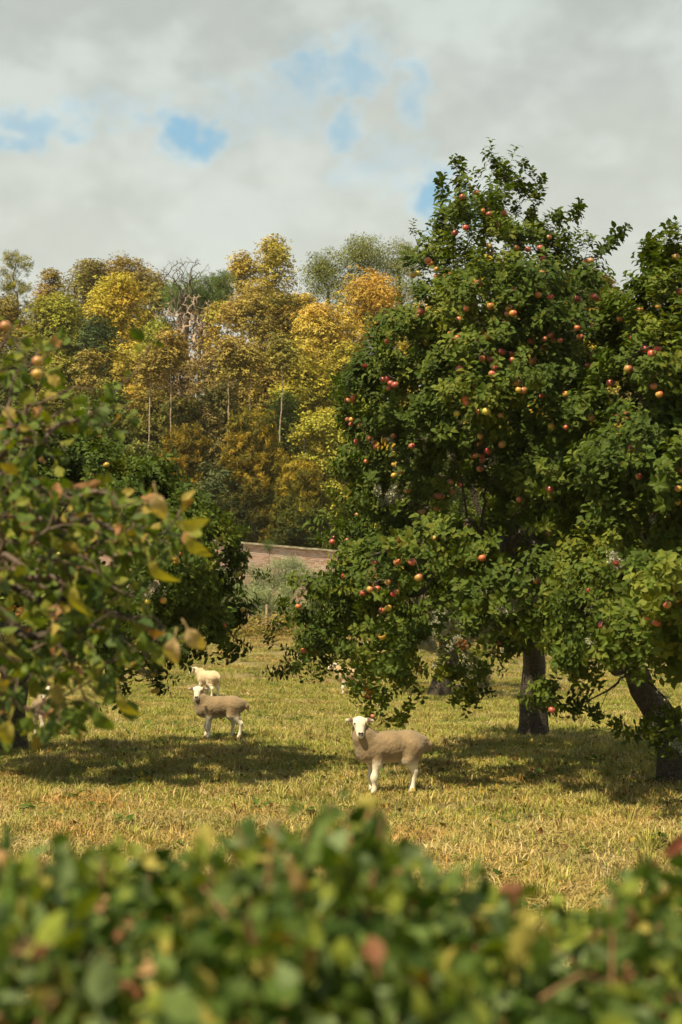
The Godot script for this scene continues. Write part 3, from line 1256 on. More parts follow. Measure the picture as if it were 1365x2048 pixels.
	for k in 1800:
		var c: Vector2 = [Vector2(1.2, 18.5), Vector2(3.4, 20.0), Vector2(4.2, 15.0), Vector2(-3.6, 19.5)][k % 4]
		var x := c.x + g.randfn(0.0, 2.0)
		var d := c.y + g.randfn(0.0, 2.6)
		litter.append(frame_of(ball(g) + Vector3(0, 0.3, 0), g.randf_range(0, TAU), g.randf_range(0.6, 1.1), Vector3(x, gh(x, -d) + g.randf_range(0.03, 0.06), -d)))
		litter_tone.append([Color(0.2, 0.1, 0.035), Color(0.13, 0.075, 0.03), Color(0.4, 0.29, 0.05), Color(0.1, 0.12, 0.02)][g.randi() % 4])
	var lm := scatter(self, "fallen_leaves", single_leaf(62, 0.07, 0.045, 1.0), M.leaf, litter, litter_tone)
	lm.set_meta("label", "fallen apple leaves lying in the grass under the trees")
	# dark dead stalks of docks left standing
	var stalks := []
	var tone := PackedColorArray()
	var sm := MB.new()
	for k in 5:
		var a := g.randf_range(0, TAU)
		var tip := Vector3(cos(a) * 0.05, g.randf_range(0.13, 0.26), sin(a) * 0.05)
		tube(sm, PackedVector3Array([Vector3(cos(a) * 0.02, 0, sin(a) * 0.02), tip * 0.5 + Vector3(0.01, 0, 0), tip]), PackedFloat32Array([0.005, 0.004, 0.008]), 4, Color.WHITE)
	for k in 110:
		var d := g.randf_range(10.0, 30.0)
		var x := g.randf_range(-0.26, 0.26) * d
		if noise.get_noise_2d(x * 70.0 + 50.0, d * 70.0) < 0.02:
			continue
		stalks.append(Transform3D(Basis(Vector3.UP, g.randf_range(0, TAU)).rotated(Vector3.RIGHT, g.randf_range(-1.1, 1.1)).scaled(Vector3(1, g.randf_range(0.5, 1.4), 1) * g.randf_range(0.4, 0.8)), Vector3(x, gh(x, -d), -d)))
		tone.append(Color(0.09, 0.05, 0.028))
	var st := scatter(self, "dead_stalks", sm.mesh(), M.blade, stalks, tone)
	st.set_meta("label", "dark brown dead weed stalks standing in the grass")


func tall_tuft(seed_: int) -> ArrayMesh:
	var g := RandomNumberGenerator.new()
	g.seed = seed_
	var b := MB.new()
	for k in 60:
		var a := g.randf_range(0, TAU)
		var p := Vector3(cos(a), 0, sin(a)) * 0.07 * g.randf()
		var h := g.randf_range(0.08, 0.24)
		var dir := Vector3(cos(a), 0, sin(a)) * h * g.randf_range(0.15, 0.9)
		var s := Vector3(-sin(a), 0, cos(a)) * g.randf_range(0.002, 0.004)
		var col := Color(0.18, 0.2, 0.03).lerp(Color(0.5, 0.4, 0.16), g.randf())
		var q := p + dir * 0.35 + Vector3.UP * h * 0.65
		b.tri(p - s, p + s, q + s, col); b.tri(p - s, q + s, q - s, col)
		b.tri(q - s, q + s, p + dir + Vector3.UP * h, col)
	return b.mesh()


func grass_patch(seed_: int, count: int, straw: float) -> ArrayMesh:
	var g := RandomNumberGenerator.new()
	g.seed = seed_
	var b := MB.new()
	for k in count:
		var p := Vector3(g.randf_range(-0.32, 0.32), 0, g.randf_range(-0.32, 0.32))
		var a := g.randf_range(0, TAU)
		var dry := g.randf() < straw
		var h := g.randf_range(0.05, 0.13)
		var lean := g.randf_range(0.1, 0.7)
		var w := g.randf_range(0.0025, 0.0045)
		var col: Color
		if dry:
			h = g.randf_range(0.04, 0.15)
			lean = g.randf_range(0.3, 2.2)
			col = Color(0.43, 0.34, 0.125).lerp(Color(0.22, 0.15, 0.05), g.randf() * g.randf() * 1.3)
			if g.randf() < 0.12:
				col = Color(0.55, 0.45, 0.25)
		else:
			col = Color(0.14, 0.2, 0.028).lerp(Color(0.29, 0.29, 0.05), g.randf())
		var dir := Vector3(cos(a), 0, sin(a))
		var s := Vector3(-sin(a), 0, cos(a)) * w
		var len := h
		var q1 := p + Vector3.UP * h * 0.55 + dir * h * lean * 0.3
		var q2 := p + Vector3.UP * h * (1.0 - 0.25 * minf(lean, 2.0)) + dir * h * lean
		b.tri(p - s, p + s, q1 + s * 0.8, col); b.tri(p - s, q1 + s * 0.8, q1 - s * 0.8, col)
		b.tri(q1 - s * 0.8, q1 + s * 0.8, q2, col)
	return b.mesh()


func make_wall() -> void:
	var a := at(465, 1086, 60.0)
	var e := at(690, 1106, 62.4)
	var X := (e - a).normalized()
	var Z := X.cross(Vector3.UP).normalized()
	var Y := Z.cross(X).normalized()
	var height := 3.75
	var w := thing("garden_wall", "old red brick garden wall with stone coping at the end of the orchard", "wall", a - Y * height)
	w.basis = Basis(X, Y, X.cross(Y).normalized())   # local z towards the orchard
	var box := BoxMesh.new()
	box.size = Vector3(34, height + 0.6, 0.3)
	part(w, "mortar", box, M.mortar, Transform3D(Basis(), Vector3(1, height / 2 - 0.3, -0.16)))
	var bm := BoxMesh.new()
	bm.size = Vector3(0.213, 0.063, 0.06)
	var g := RandomNumberGenerator.new()
	g.seed = 8
	var rest := []
	var tint := PackedColorArray()
	var single := 0
	var course := int(height / 0.075)
	for r in range(course - 1, -1, -1):
		var y := (r + 0.5) * 0.075
		var x := -15.8 + (0.112 if r % 2 else 0.0)
		while x < 17.5:
			var t := Transform3D(Basis(Vector3.UP, g.randf_range(-0.02, 0.02)), Vector3(x, y, -0.033 + g.randf_range(-0.004, 0.006)))
			if x > -0.9 and x < 5.3 and single < 300:
				part(w, "brick", bm, M.brick[g.randi() % 4], t)
				single += 1
			else:
				rest.append(t)
				var f := g.randf_range(0.75, 1.15)
				tint.append(Color(0.61 * f, 0.4 * f, 0.31 * f))
			x += 0.225
	var bmat: StandardMaterial3D = M.blade.duplicate()
	bmat.backlight_enabled = false
	scatter(w, "brickwork", bm, bmat, rest, tint)
	for k in 48:
		var cm := BoxMesh.new()
		cm.size = Vector3(0.69, 0.085, 0.44)
		part(w, "coping_stone", cm, M.stone, Transform3D(Basis(Vector3.BACK, g.randf_range(-0.008, 0.008)), Vector3(-15.5 + k * 0.7, height + 0.045 + g.randf_range(-0.006, 0.008), -0.14)))
	# shrubs trained against the wall
	var grey := [Color(0.19, 0.24, 0.12), Color(0.3, 0.35, 0.2), Color(0.42, 0.47, 0.3)]
	bush("wall_shrub", "grey green shrub trained on the wall, below the ivy on its coping", 508, 1168, 58.6, 44, 40, 0.5, grey, "wall shrub", "grey green shrubs against the wall")
	bush("wall_shrub", "pale rounded grey green shrub reaching nearly to the wall coping", 578, 1146, 58.6, 42, 40, 0.5, grey, "wall shrub", "grey green shrubs against the wall")
	bush("wall_shrub", "grey green shrub at the wall, half hidden by the large apple tree", 650, 1168, 59.2, 45, 40, 0.5, grey, "wall shrub", "grey green shrubs against the wall")
	bush("wall_shrub", "grey green shrub at the wall beside the left apple tree's outer twigs", 430, 1172, 57.6, 45, 45, 0.5, grey, "wall shrub", "grey green shrubs against the wall")
	bush("ivy", "small green ivy tuft hanging over the wall coping", 538, 1092, 59.5, 12, 12, 0.2, [Color(0.05, 0.09, 0.02), Color(0.09, 0.14, 0.03), Color(0.13, 0.18, 0.04)], "ivy", "")
	var soft := [Color(0.22, 0.27, 0.12), Color(0.31, 0.37, 0.18), Color(0.4, 0.44, 0.24)]
	for k in 5:
		bush("fruit_bush", ["trained pale green bush under the grey shrubs, nearest the left apple tree", "trained pale green bush in the middle of the gap between apple trees", "trained pale green bush in front of the wall, right of the gap's middle", "trained pale green bush in front of the wall behind the large apple tree's low twigs", "trained pale green bush in front of the wall behind the left apple tree"][k], [465, 520, 575, 635, 410][k], 1205, 57.0, 32, 36, 0.35, soft, "bush", "pale green bushes trained in a row before the wall")
	# rough growth along the foot of the wall
	var where := []
	var tone := PackedColorArray()
	for k in 2600:
		var px := g.randf_range(250, 1200)
		var d := g.randf_range(53.5, 57.0)
		var p := at(px, 1200, d)
		p.y = gh(p.x, p.z) + pow(g.randf(), 1.6) * (0.75 + 0.4 * noise.get_noise_1d(p.x * 60.0))
		where.append(frame_of(Vector3.UP + ball(g) * 0.7, g.randf_range(0, TAU), g.randf_range(0.35, 0.7), p))
		tone.append(mix3(Color(0.1, 0.13, 0.025), Color(0.24, 0.22, 0.04), Color(0.4, 0.27, 0.08), g.randf()))
	var u := scatter(self, "undergrowth", M.spray, M.wood_leaf, where, tone)
	u.set_meta("label", "yellowing brambles and weeds along the foot of the wall")
	# a post and wire fence in front of it
	var f := thing("wire_fence", "wooden post and wire fence before the brambles at the wall", "fence", on_ground(532, 1268))
	var o := f.position
	var pm := MB.new()
	tube(pm, PackedVector3Array([Vector3(0, -0.2, 0), Vector3(0.01, 0.6, 0), Vector3(0, 1.15, 0), Vector3(0, 1.16, 0)]), PackedFloat32Array([0.055, 0.052, 0.05, 0.005]), 8, Color.WHITE)
	var post := pm.mesh()
	var heads := []
	for k in range(-6, 9):
		var p := o + Vector3(k * 2.3, 0, -k * 0.25)
		p.y = gh(p.x, p.z)
		heads.append(p - o)
		part(f, "post", post, M.post, Transform3D(Basis(Vector3.BACK, g.randf_range(-0.05, 0.05)), p - o))
	for y in [0.4, 0.75, 1.08]:
		var wm := MB.new()
		var pts := PackedVector3Array()
		var rad := PackedFloat32Array()
		for h in heads:
			pts.append(h + Vector3(0, y, 0.056))
			rad.append(0.004)
		tube(wm, pts, rad, 4, Color.WHITE)
		part(f, "wire", wm.mesh(), M.wire)


func bush(called: String, label: String, px: float, py: float, d: float, rx: float, ry: float, rz: float, pal: Array, category: String, group: String) -> void:
	var g := RandomNumberGenerator.new()
	g.seed = hash(label)
	var c := at(px, py, d)
	var r := Vector3(rx * d / FOCAL, ry * d / FOCAL, rz)
	var base := Vector3(c.x, gh(c.x, c.z) if called != "ivy" else c.y - r.y, c.z - r.z * 0.3)
	var o := thing(called, label, category, base, group)
	var where := []
	var tint := PackedColorArray()
	var tips := PackedVector3Array()
	for k in 26:
		var q := ball(g)
		q = q.normalized() * pow(q.length(), 0.5)
		var t := c + q * r * 0.85
		tips.append(t)
		var n := int(30.0 * r.x * r.y) + 5
		for j in n:
			var p := t + ball(g) * r * 0.3
			where.append(frame_of(Vector3.UP + ball(g), g.randf_range(0, TAU), g.randf_range(0.6, 1.0) * (0.35 if called == "ivy" else 0.75), p - base))
			tint.append(mix3(pal[0], pal[1], pal[2], g.randf()))
	if called != "ivy":
		var s := grow([base, base + Vector3(0, 0.3, 0), base + Vector3(0.03, 0.7, 0)], 0.2, tips, 0.4, 0.4, 0.008, 0.045, 0.2, g)
		dress(o, s, M.dark_bark, 0.03, base)
	else:
		var b := MB.new()
		tube(b, PackedVector3Array([Vector3(0, -0.4, 0), Vector3(0.03, 0.0, 0.02), Vector3(0, 0.3, 0)]), PackedFloat32Array([0.012, 0.01, 0.006]), 5, Color.WHITE)
		part(o, "stem", b.mesh(), M.dark_bark)
	scatter(o, "foliage", M.fuzz, M.wood_leaf, where, tint)


func make_wood() -> void:
	var brown := [Color(0.1, 0.075, 0.025), Color(0.21, 0.165, 0.055), Color(0.31, 0.25, 0.09)]
	var rust := [Color(0.115, 0.09, 0.03), Color(0.26, 0.195, 0.06), Color(0.37, 0.29, 0.09)]
	var gold := [Color(0.18, 0.15, 0.025), Color(0.38, 0.31, 0.045), Color(0.5, 0.41, 0.07)]
	var amber := [Color(0.19, 0.145, 0.03), Color(0.4, 0.3, 0.065), Color(0.52, 0.4, 0.1)]
	var olive := [Color(0.09, 0.1, 0.02), Color(0.22, 0.21, 0.04), Color(0.35, 0.32, 0.06)]
	var green := [Color(0.04, 0.06, 0.015), Color(0.09, 0.12, 0.03), Color(0.18, 0.2, 0.05)]
	var ash := [Color(0.08, 0.1, 0.03), Color(0.16, 0.19, 0.06), Color(0.24, 0.26, 0.1)]
	var deep := [Color(0.03, 0.05, 0.022), Color(0.06, 0.09, 0.04), Color(0.11, 0.14, 0.06)]
	var pine := [Color(0.08, 0.13, 0.05), Color(0.16, 0.23, 0.09), Color(0.24, 0.3, 0.12)]
	var plum := [Color(0.1, 0.065, 0.035), Color(0.21, 0.135, 0.07), Color(0.3, 0.22, 0.085)]
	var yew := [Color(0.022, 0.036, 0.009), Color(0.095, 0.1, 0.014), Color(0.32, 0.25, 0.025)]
	var lime := [Color(0.1, 0.13, 0.025), Color(0.25, 0.27, 0.045), Color(0.36, 0.36, 0.07)]
	# the skyline
	wood_tree("larch", "larch", "thin rusty larch with open tiered branches at the skyline's left end", 35, 500, 670, 44, 100, olive, {"shape": "cone", "spray": "needle", "dense": 0.55, "tips": 60, "sub": 0.5, "scale": 1.0, "base": 0.22})
	wood_tree("beech_tree", "tree", "small rusty tree between the larch and the broad brown domes", 105, 540, 660, 40, 106, rust, {"dense": 0.7})
	wood_tree("oak_tree", "tree", "broad brown domed tree on the skyline, the lower left dome", 182, 522, 680, 66, 106, brown, {"tips": 80})
	wood_tree("oak_tree", "tree", "broad brown domed tree on the skyline, the higher right dome", 258, 510, 680, 78, 107, brown, {"tips": 90})
	wood_tree("bare_tree", "tree", "leafless grey tree with fine upright twigs above the pine", 372, 514, 640, 60, 99, brown, {"shape": "fan", "bf": 0.12, "lift": 0.5, "step": 0.4, "dense": 0.0, "tips": 330, "rtip": 0.014, "bark": M.dark_bark, "base": 0.22, "attach": 0.3})
	wood_tree("pale_tree", "tree", "nearly bare pale barked tree with sky between its twisting limbs", 385, 585, 760, 66, 98, brown, {"shape": "fan", "bf": 0.12, "lift": 0.5, "step": 0.4, "dense": 0.0, "tips": 420, "rtip": 0.021, "bark": M.pale_bark, "base": 0.3, "attach": 0.25, "per": 10.0})
	wood_tree("pine_tree", "pine", "pine with a pinkish trunk and blue green tufts beside the bare tree", 418, 560, 760, 46, 100, pine, {"shape": "top", "spray": "needle", "bark": M.pale_bark, "sub": 0.55, "tips": 36, "dense": 1.6, "base": 0.3, "attach": 0.6})
	wood_tree("pine_tree", "pine", "second, lower pine tuft left of the pink trunk", 358, 572, 740, 30, 101, pine, {"shape": "top", "spray": "needle", "bark": M.pale_bark, "sub": 0.5, "tips": 18, "dense": 1.4, "base": 0.22, "attach": 0.6})
	wood_tree("sparse_tree", "tree", "thin orange tree with half its leaves gone, shorter of the two", 487, 508, 640, 40, 103, amber, {"dense": 0.3, "tips": 70, "rtip": 0.018, "sub": 0.6})
	wood_tree("sparse_tree", "tree", "thin orange tree with half its leaves gone, taller of the two", 546, 474, 640, 48, 104, amber, {"dense": 0.26, "tips": 90, "rtip": 0.018, "sub": 0.65})
	wood_tree("ash_tree", "tree", "grey green ash on the skyline, left crown of three", 652, 498, 640, 52, 104, ash, {"spray": "ash", "dense": 0.55, "tips": 42, "sub": 0.8})
	wood_tree("ash_tree", "tree", "grey green ash on the skyline, tall middle crown of three", 728, 474, 640, 70, 106, ash, {"spray": "ash", "dense": 0.55, "tips": 60, "sub": 0.85})
	wood_tree("ash_tree", "tree", "grey green ash on the skyline, right crown beside the apple tree", 802, 484, 640, 56, 106, ash, {"spray": "ash", "dense": 0.5, "tips": 46, "sub": 0.8})
	wood_tree("maple_tree", "tree", "yellow tree showing between the two apple tree tops, the larger", 1180, 545, 720, 66, 98, gold, {})
	wood_tree("maple_tree", "tree", "yellow tree showing between the two apple tree tops, the smaller", 1248, 606, 760, 40, 96, amber, {})
	# the middle of the slope
	wood_tree("beech_tree", "tree", "brownish tree below the larch at the left edge", 15, 596, 740, 52, 94, rust, {"dense": 0.8})
	wood_tree("beech_tree", "tree", "olive tree under the left brown dome", 112, 588, 760, 66, 92, olive, {"rise": 0.5})
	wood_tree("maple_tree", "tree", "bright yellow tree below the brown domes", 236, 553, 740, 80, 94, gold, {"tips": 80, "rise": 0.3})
	wood_tree("holly_tree", "evergreen", "dark blue green evergreen against the bright yellow tree", 194, 632, 790, 42, 88, deep, {})
	wood_tree("beech_tree", "tree", "small golden brown tree right of the dark evergreen", 268, 682, 800, 46, 87, amber, {"dense": 0.8})
	wood_tree("beech_tree", "tree", "big brown and orange tree right of the bare tree", 508, 560, 800, 68, 94, rust, {"tips": 90, "rise": 0.3})
	wood_tree("beech_tree", "tree", "brown and green tree below the tall sparse orange one", 566, 590, 800, 62, 93, [Color(0.09, 0.09, 0.02), Color(0.24, 0.17, 0.04), Color(0.36, 0.24, 0.05)], {})
	wood_tree("maple_tree", "tree", "orange yellow domed tree in front of the ashes", 736, 545, 800, 84, 93, amber, {"tips": 85, "rise": 0.4})
	wood_tree("maple_tree", "tree", "golden tree left of the orange dome, in front of the ashes", 640, 612, 820, 68, 90, amber, {"rise": 0.3})
	wood_tree("maple_tree", "tree", "yellow green tree hidden behind the large apple tree's top", 880, 600, 860, 100, 92, gold, {})
	wood_tree("oak_tree", "tree", "brown tree hidden behind the large apple tree's right shoulder", 1040, 610, 860, 100, 92, brown, {})
	wood_tree("oak_tree", "tree", "brown tree hidden behind the right apple tree", 1330, 640, 860, 90, 92, brown, {})
	wood_tree("beech_tree", "tree", "brown tree filling the skyline between the brown domes and the pines", 318, 566, 700, 40, 103, rust, {})
	wood_tree("beech_tree", "tree", "golden tree under the gap between the sparse orange trees and the ashes", 600, 586, 700, 46, 100, amber, {})
	wood_tree("beech_tree", "tree", "orange tree between the pines and the big brown tree", 440, 600, 720, 38, 97, amber, {})
	wood_tree("beech_tree", "tree", "green brown tree low between the pale bare tree and the yellow tree", 318, 640, 760, 40, 89, olive, {})
	wood_tree("sparse_tree", "tree", "thin amber tree showing through the pale bare tree's limbs", 402, 584, 720, 40, 105, rust, {"dense": 0.4, "tips": 60, "sub": 0.6})
	# lower slope
	wood_tree("sapling", "young tree", "plum brown sapling below the pale bare tree", 345, 676, 850, 44, 84, plum, {"dense": 0.7, "bark": M.pale_bark, "base": 0.06})
	wood_tree("sapling", "young tree", "plum brown sapling under the pine trunks", 412, 700, 860, 46, 82, plum, {"dense": 0.7, "bark": M.pale_bark, "base": 0.06})
	wood_tree("sapling", "young tree", "russet sapling with a thin pale stem right of the pines", 470, 690, 850, 46, 83, plum, {"dense": 0.7, "bark": M.pale_bark, "base": 0.06})
	wood_tree("sapling", "young tree", "green brown sapling at the foot of the big brown tree", 532, 716, 860, 50, 82, [Color(0.06, 0.07, 0.015), Color(0.2, 0.15, 0.035), Color(0.33, 0.24, 0.05)], {"dense": 0.9, "bark": M.pale_bark, "base": 0.06})
	wood_tree("maple_tree", "tree", "yellow green tree above the yew's right side", 612, 715, 900, 66, 80, gold, {"rise": -0.2})
	wood_tree("maple_tree", "tree", "golden tree beside the large apple tree's left outline", 690, 690, 900, 66, 81, gold, {})
	wood_tree("hazel_bush", "tree", "dark green hazel low on the slope at the far left", 40, 690, 900, 62, 82, green, {})
	wood_tree("hazel_bush", "tree", "olive green hazel low on the slope, under the olive tree", 125, 716, 900, 64, 81, olive, {})
	wood_tree("hazel_bush", "tree", "green hazel low on the slope under the dark evergreen", 215, 760, 930, 62, 79, green, {"rise": 0.3})
	wood_tree("hazel_bush", "tree", "green and brown hazel left of the smaller yew", 300, 780, 940, 56, 78, [Color(0.05, 0.065, 0.015), Color(0.13, 0.13, 0.03), Color(0.24, 0.17, 0.04)], {})
	wood_tree("hazel_bush", "tree", "green brown hazel above the smaller yew", 372, 785, 940, 56, 77, [Color(0.05, 0.065, 0.015), Color(0.14, 0.13, 0.03), Color(0.25, 0.16, 0.04)], {})
	wood_tree("hazel_bush", "tree", "green brown hazel just left of the tall yew's tip", 446, 770, 930, 48, 76, [Color(0.05, 0.06, 0.018), Color(0.12, 0.115, 0.04), Color(0.25, 0.18, 0.07)], {})
	wood_tree("hazel_bush", "tree", "green hazel just right of the tall yew's tip", 570, 785, 930, 50, 76, green, {})
	for q in [[459, 672, "left of the tall yew's tip, thin pale stem in the open"], [566, 668, "right of the tall yew's tip, thin pale stem in the open"], [343, 660, "above the smaller yew, thin pale stem"], [302, 690, "left of the smaller yew, thin leaning pale stem"], [500, 690, "just above the tall yew's tip, thin pale stem"], [180, 700, "below the dark evergreen, thin pale stem"]]:
		wood_tree("birch_sapling", "young tree", "birch sapling " + q[2], q[0], q[1], q[1] + 90, 16, 74.0, rust, {"dense": 0.5, "tips": 24, "sub": 0.5, "bark": M.pale_bark, "base": 0.028, "attach": 0.75, "rtip": 0.012})
	# along the wall
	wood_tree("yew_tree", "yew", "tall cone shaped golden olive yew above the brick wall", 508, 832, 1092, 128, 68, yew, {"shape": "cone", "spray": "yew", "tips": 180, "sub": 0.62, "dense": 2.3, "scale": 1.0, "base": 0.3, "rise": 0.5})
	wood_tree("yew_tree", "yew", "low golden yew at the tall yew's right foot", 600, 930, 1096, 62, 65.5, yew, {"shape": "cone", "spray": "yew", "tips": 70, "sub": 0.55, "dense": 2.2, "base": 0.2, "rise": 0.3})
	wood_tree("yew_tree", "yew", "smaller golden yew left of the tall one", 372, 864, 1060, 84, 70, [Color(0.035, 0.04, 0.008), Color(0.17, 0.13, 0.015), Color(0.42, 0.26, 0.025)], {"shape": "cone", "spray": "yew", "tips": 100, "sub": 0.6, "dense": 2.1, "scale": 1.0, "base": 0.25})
	wood_tree("lime_tree", "tree", "bright yellow green tree in flat layers right of the yew", 648, 815, 1060, 70, 71, lime, {"spray": "layer", "flat": 0.35, "tips": 70})
	wood_tree("lime_tree", "tree", "yellow green tree in flat layers behind the apple tree's left edge", 738, 790, 1060, 66, 72, lime, {"spray": "layer", "flat": 0.35})
	wood_tree("holly_tree", "evergreen", "dark green evergreen between the two larger yews", 440, 915, 1080, 44, 67, deep, {})
	wood_tree("holly_tree", "evergreen", "dark green evergreen left of the smaller yew", 285, 880, 1080, 54, 70, green, {})
	wood_tree("holly_tree", "evergreen", "dark green evergreen at the wall's hidden left end", 180, 860, 1080, 60, 70, green, {})
	wood_tree("holly_tree", "evergreen", "dark green evergreen behind the left apple tree", 60, 850, 1080, 70, 70, green, {})
	wood_tree("lime_tree", "tree", "green tree behind the large apple tree's middle", 860, 800, 1080, 80, 72, green, {})
	wood_tree("lime_tree", "tree", "green tree behind the large apple tree's right half", 1000, 800, 1080, 90, 72, green, {})
	wood_tree("lime_tree", "tree", "green tree behind both apple tree trunks", 1160, 790, 1080, 100, 72, green, {})
	wood_tree("lime_tree", "tree", "green tree behind the right apple tree's crown", 1330, 780, 1080, 90, 72, green, {})
	# bushes on the slope between the stems
	var g := RandomNumberGenerator.new()
	g.seed = 31
	var where := []
	var tint := PackedColorArray()
	for k in 9000:
		var d := g.randf_range(63.5, 118.0)
		var x := g.randf_range(-0.27, 0.27) * d
		var p := Vector3(x, gh(x, -d) + pow(g.randf(), 1.5) * (1.6 + 1.2 * noise.get_noise_2d(x * 20.0, d * 20.0)), -d)
		where.append(frame_of(Vector3.UP + ball(g) * 0.5, g.randf_range(0, TAU), g.randf_range(1.0, 1.8), p))
		tint.append(mix3(Color(0.03, 0.045, 0.012), Color(0.07, 0.075, 0.02), Color(0.14, 0.095, 0.03), g.randf()))
	var u := scatter(self, "undergrowth", M.spray, M.wood_leaf, where, tint)
	u.set_meta("label", "dark brambles and bushes covering the slope under the wood")


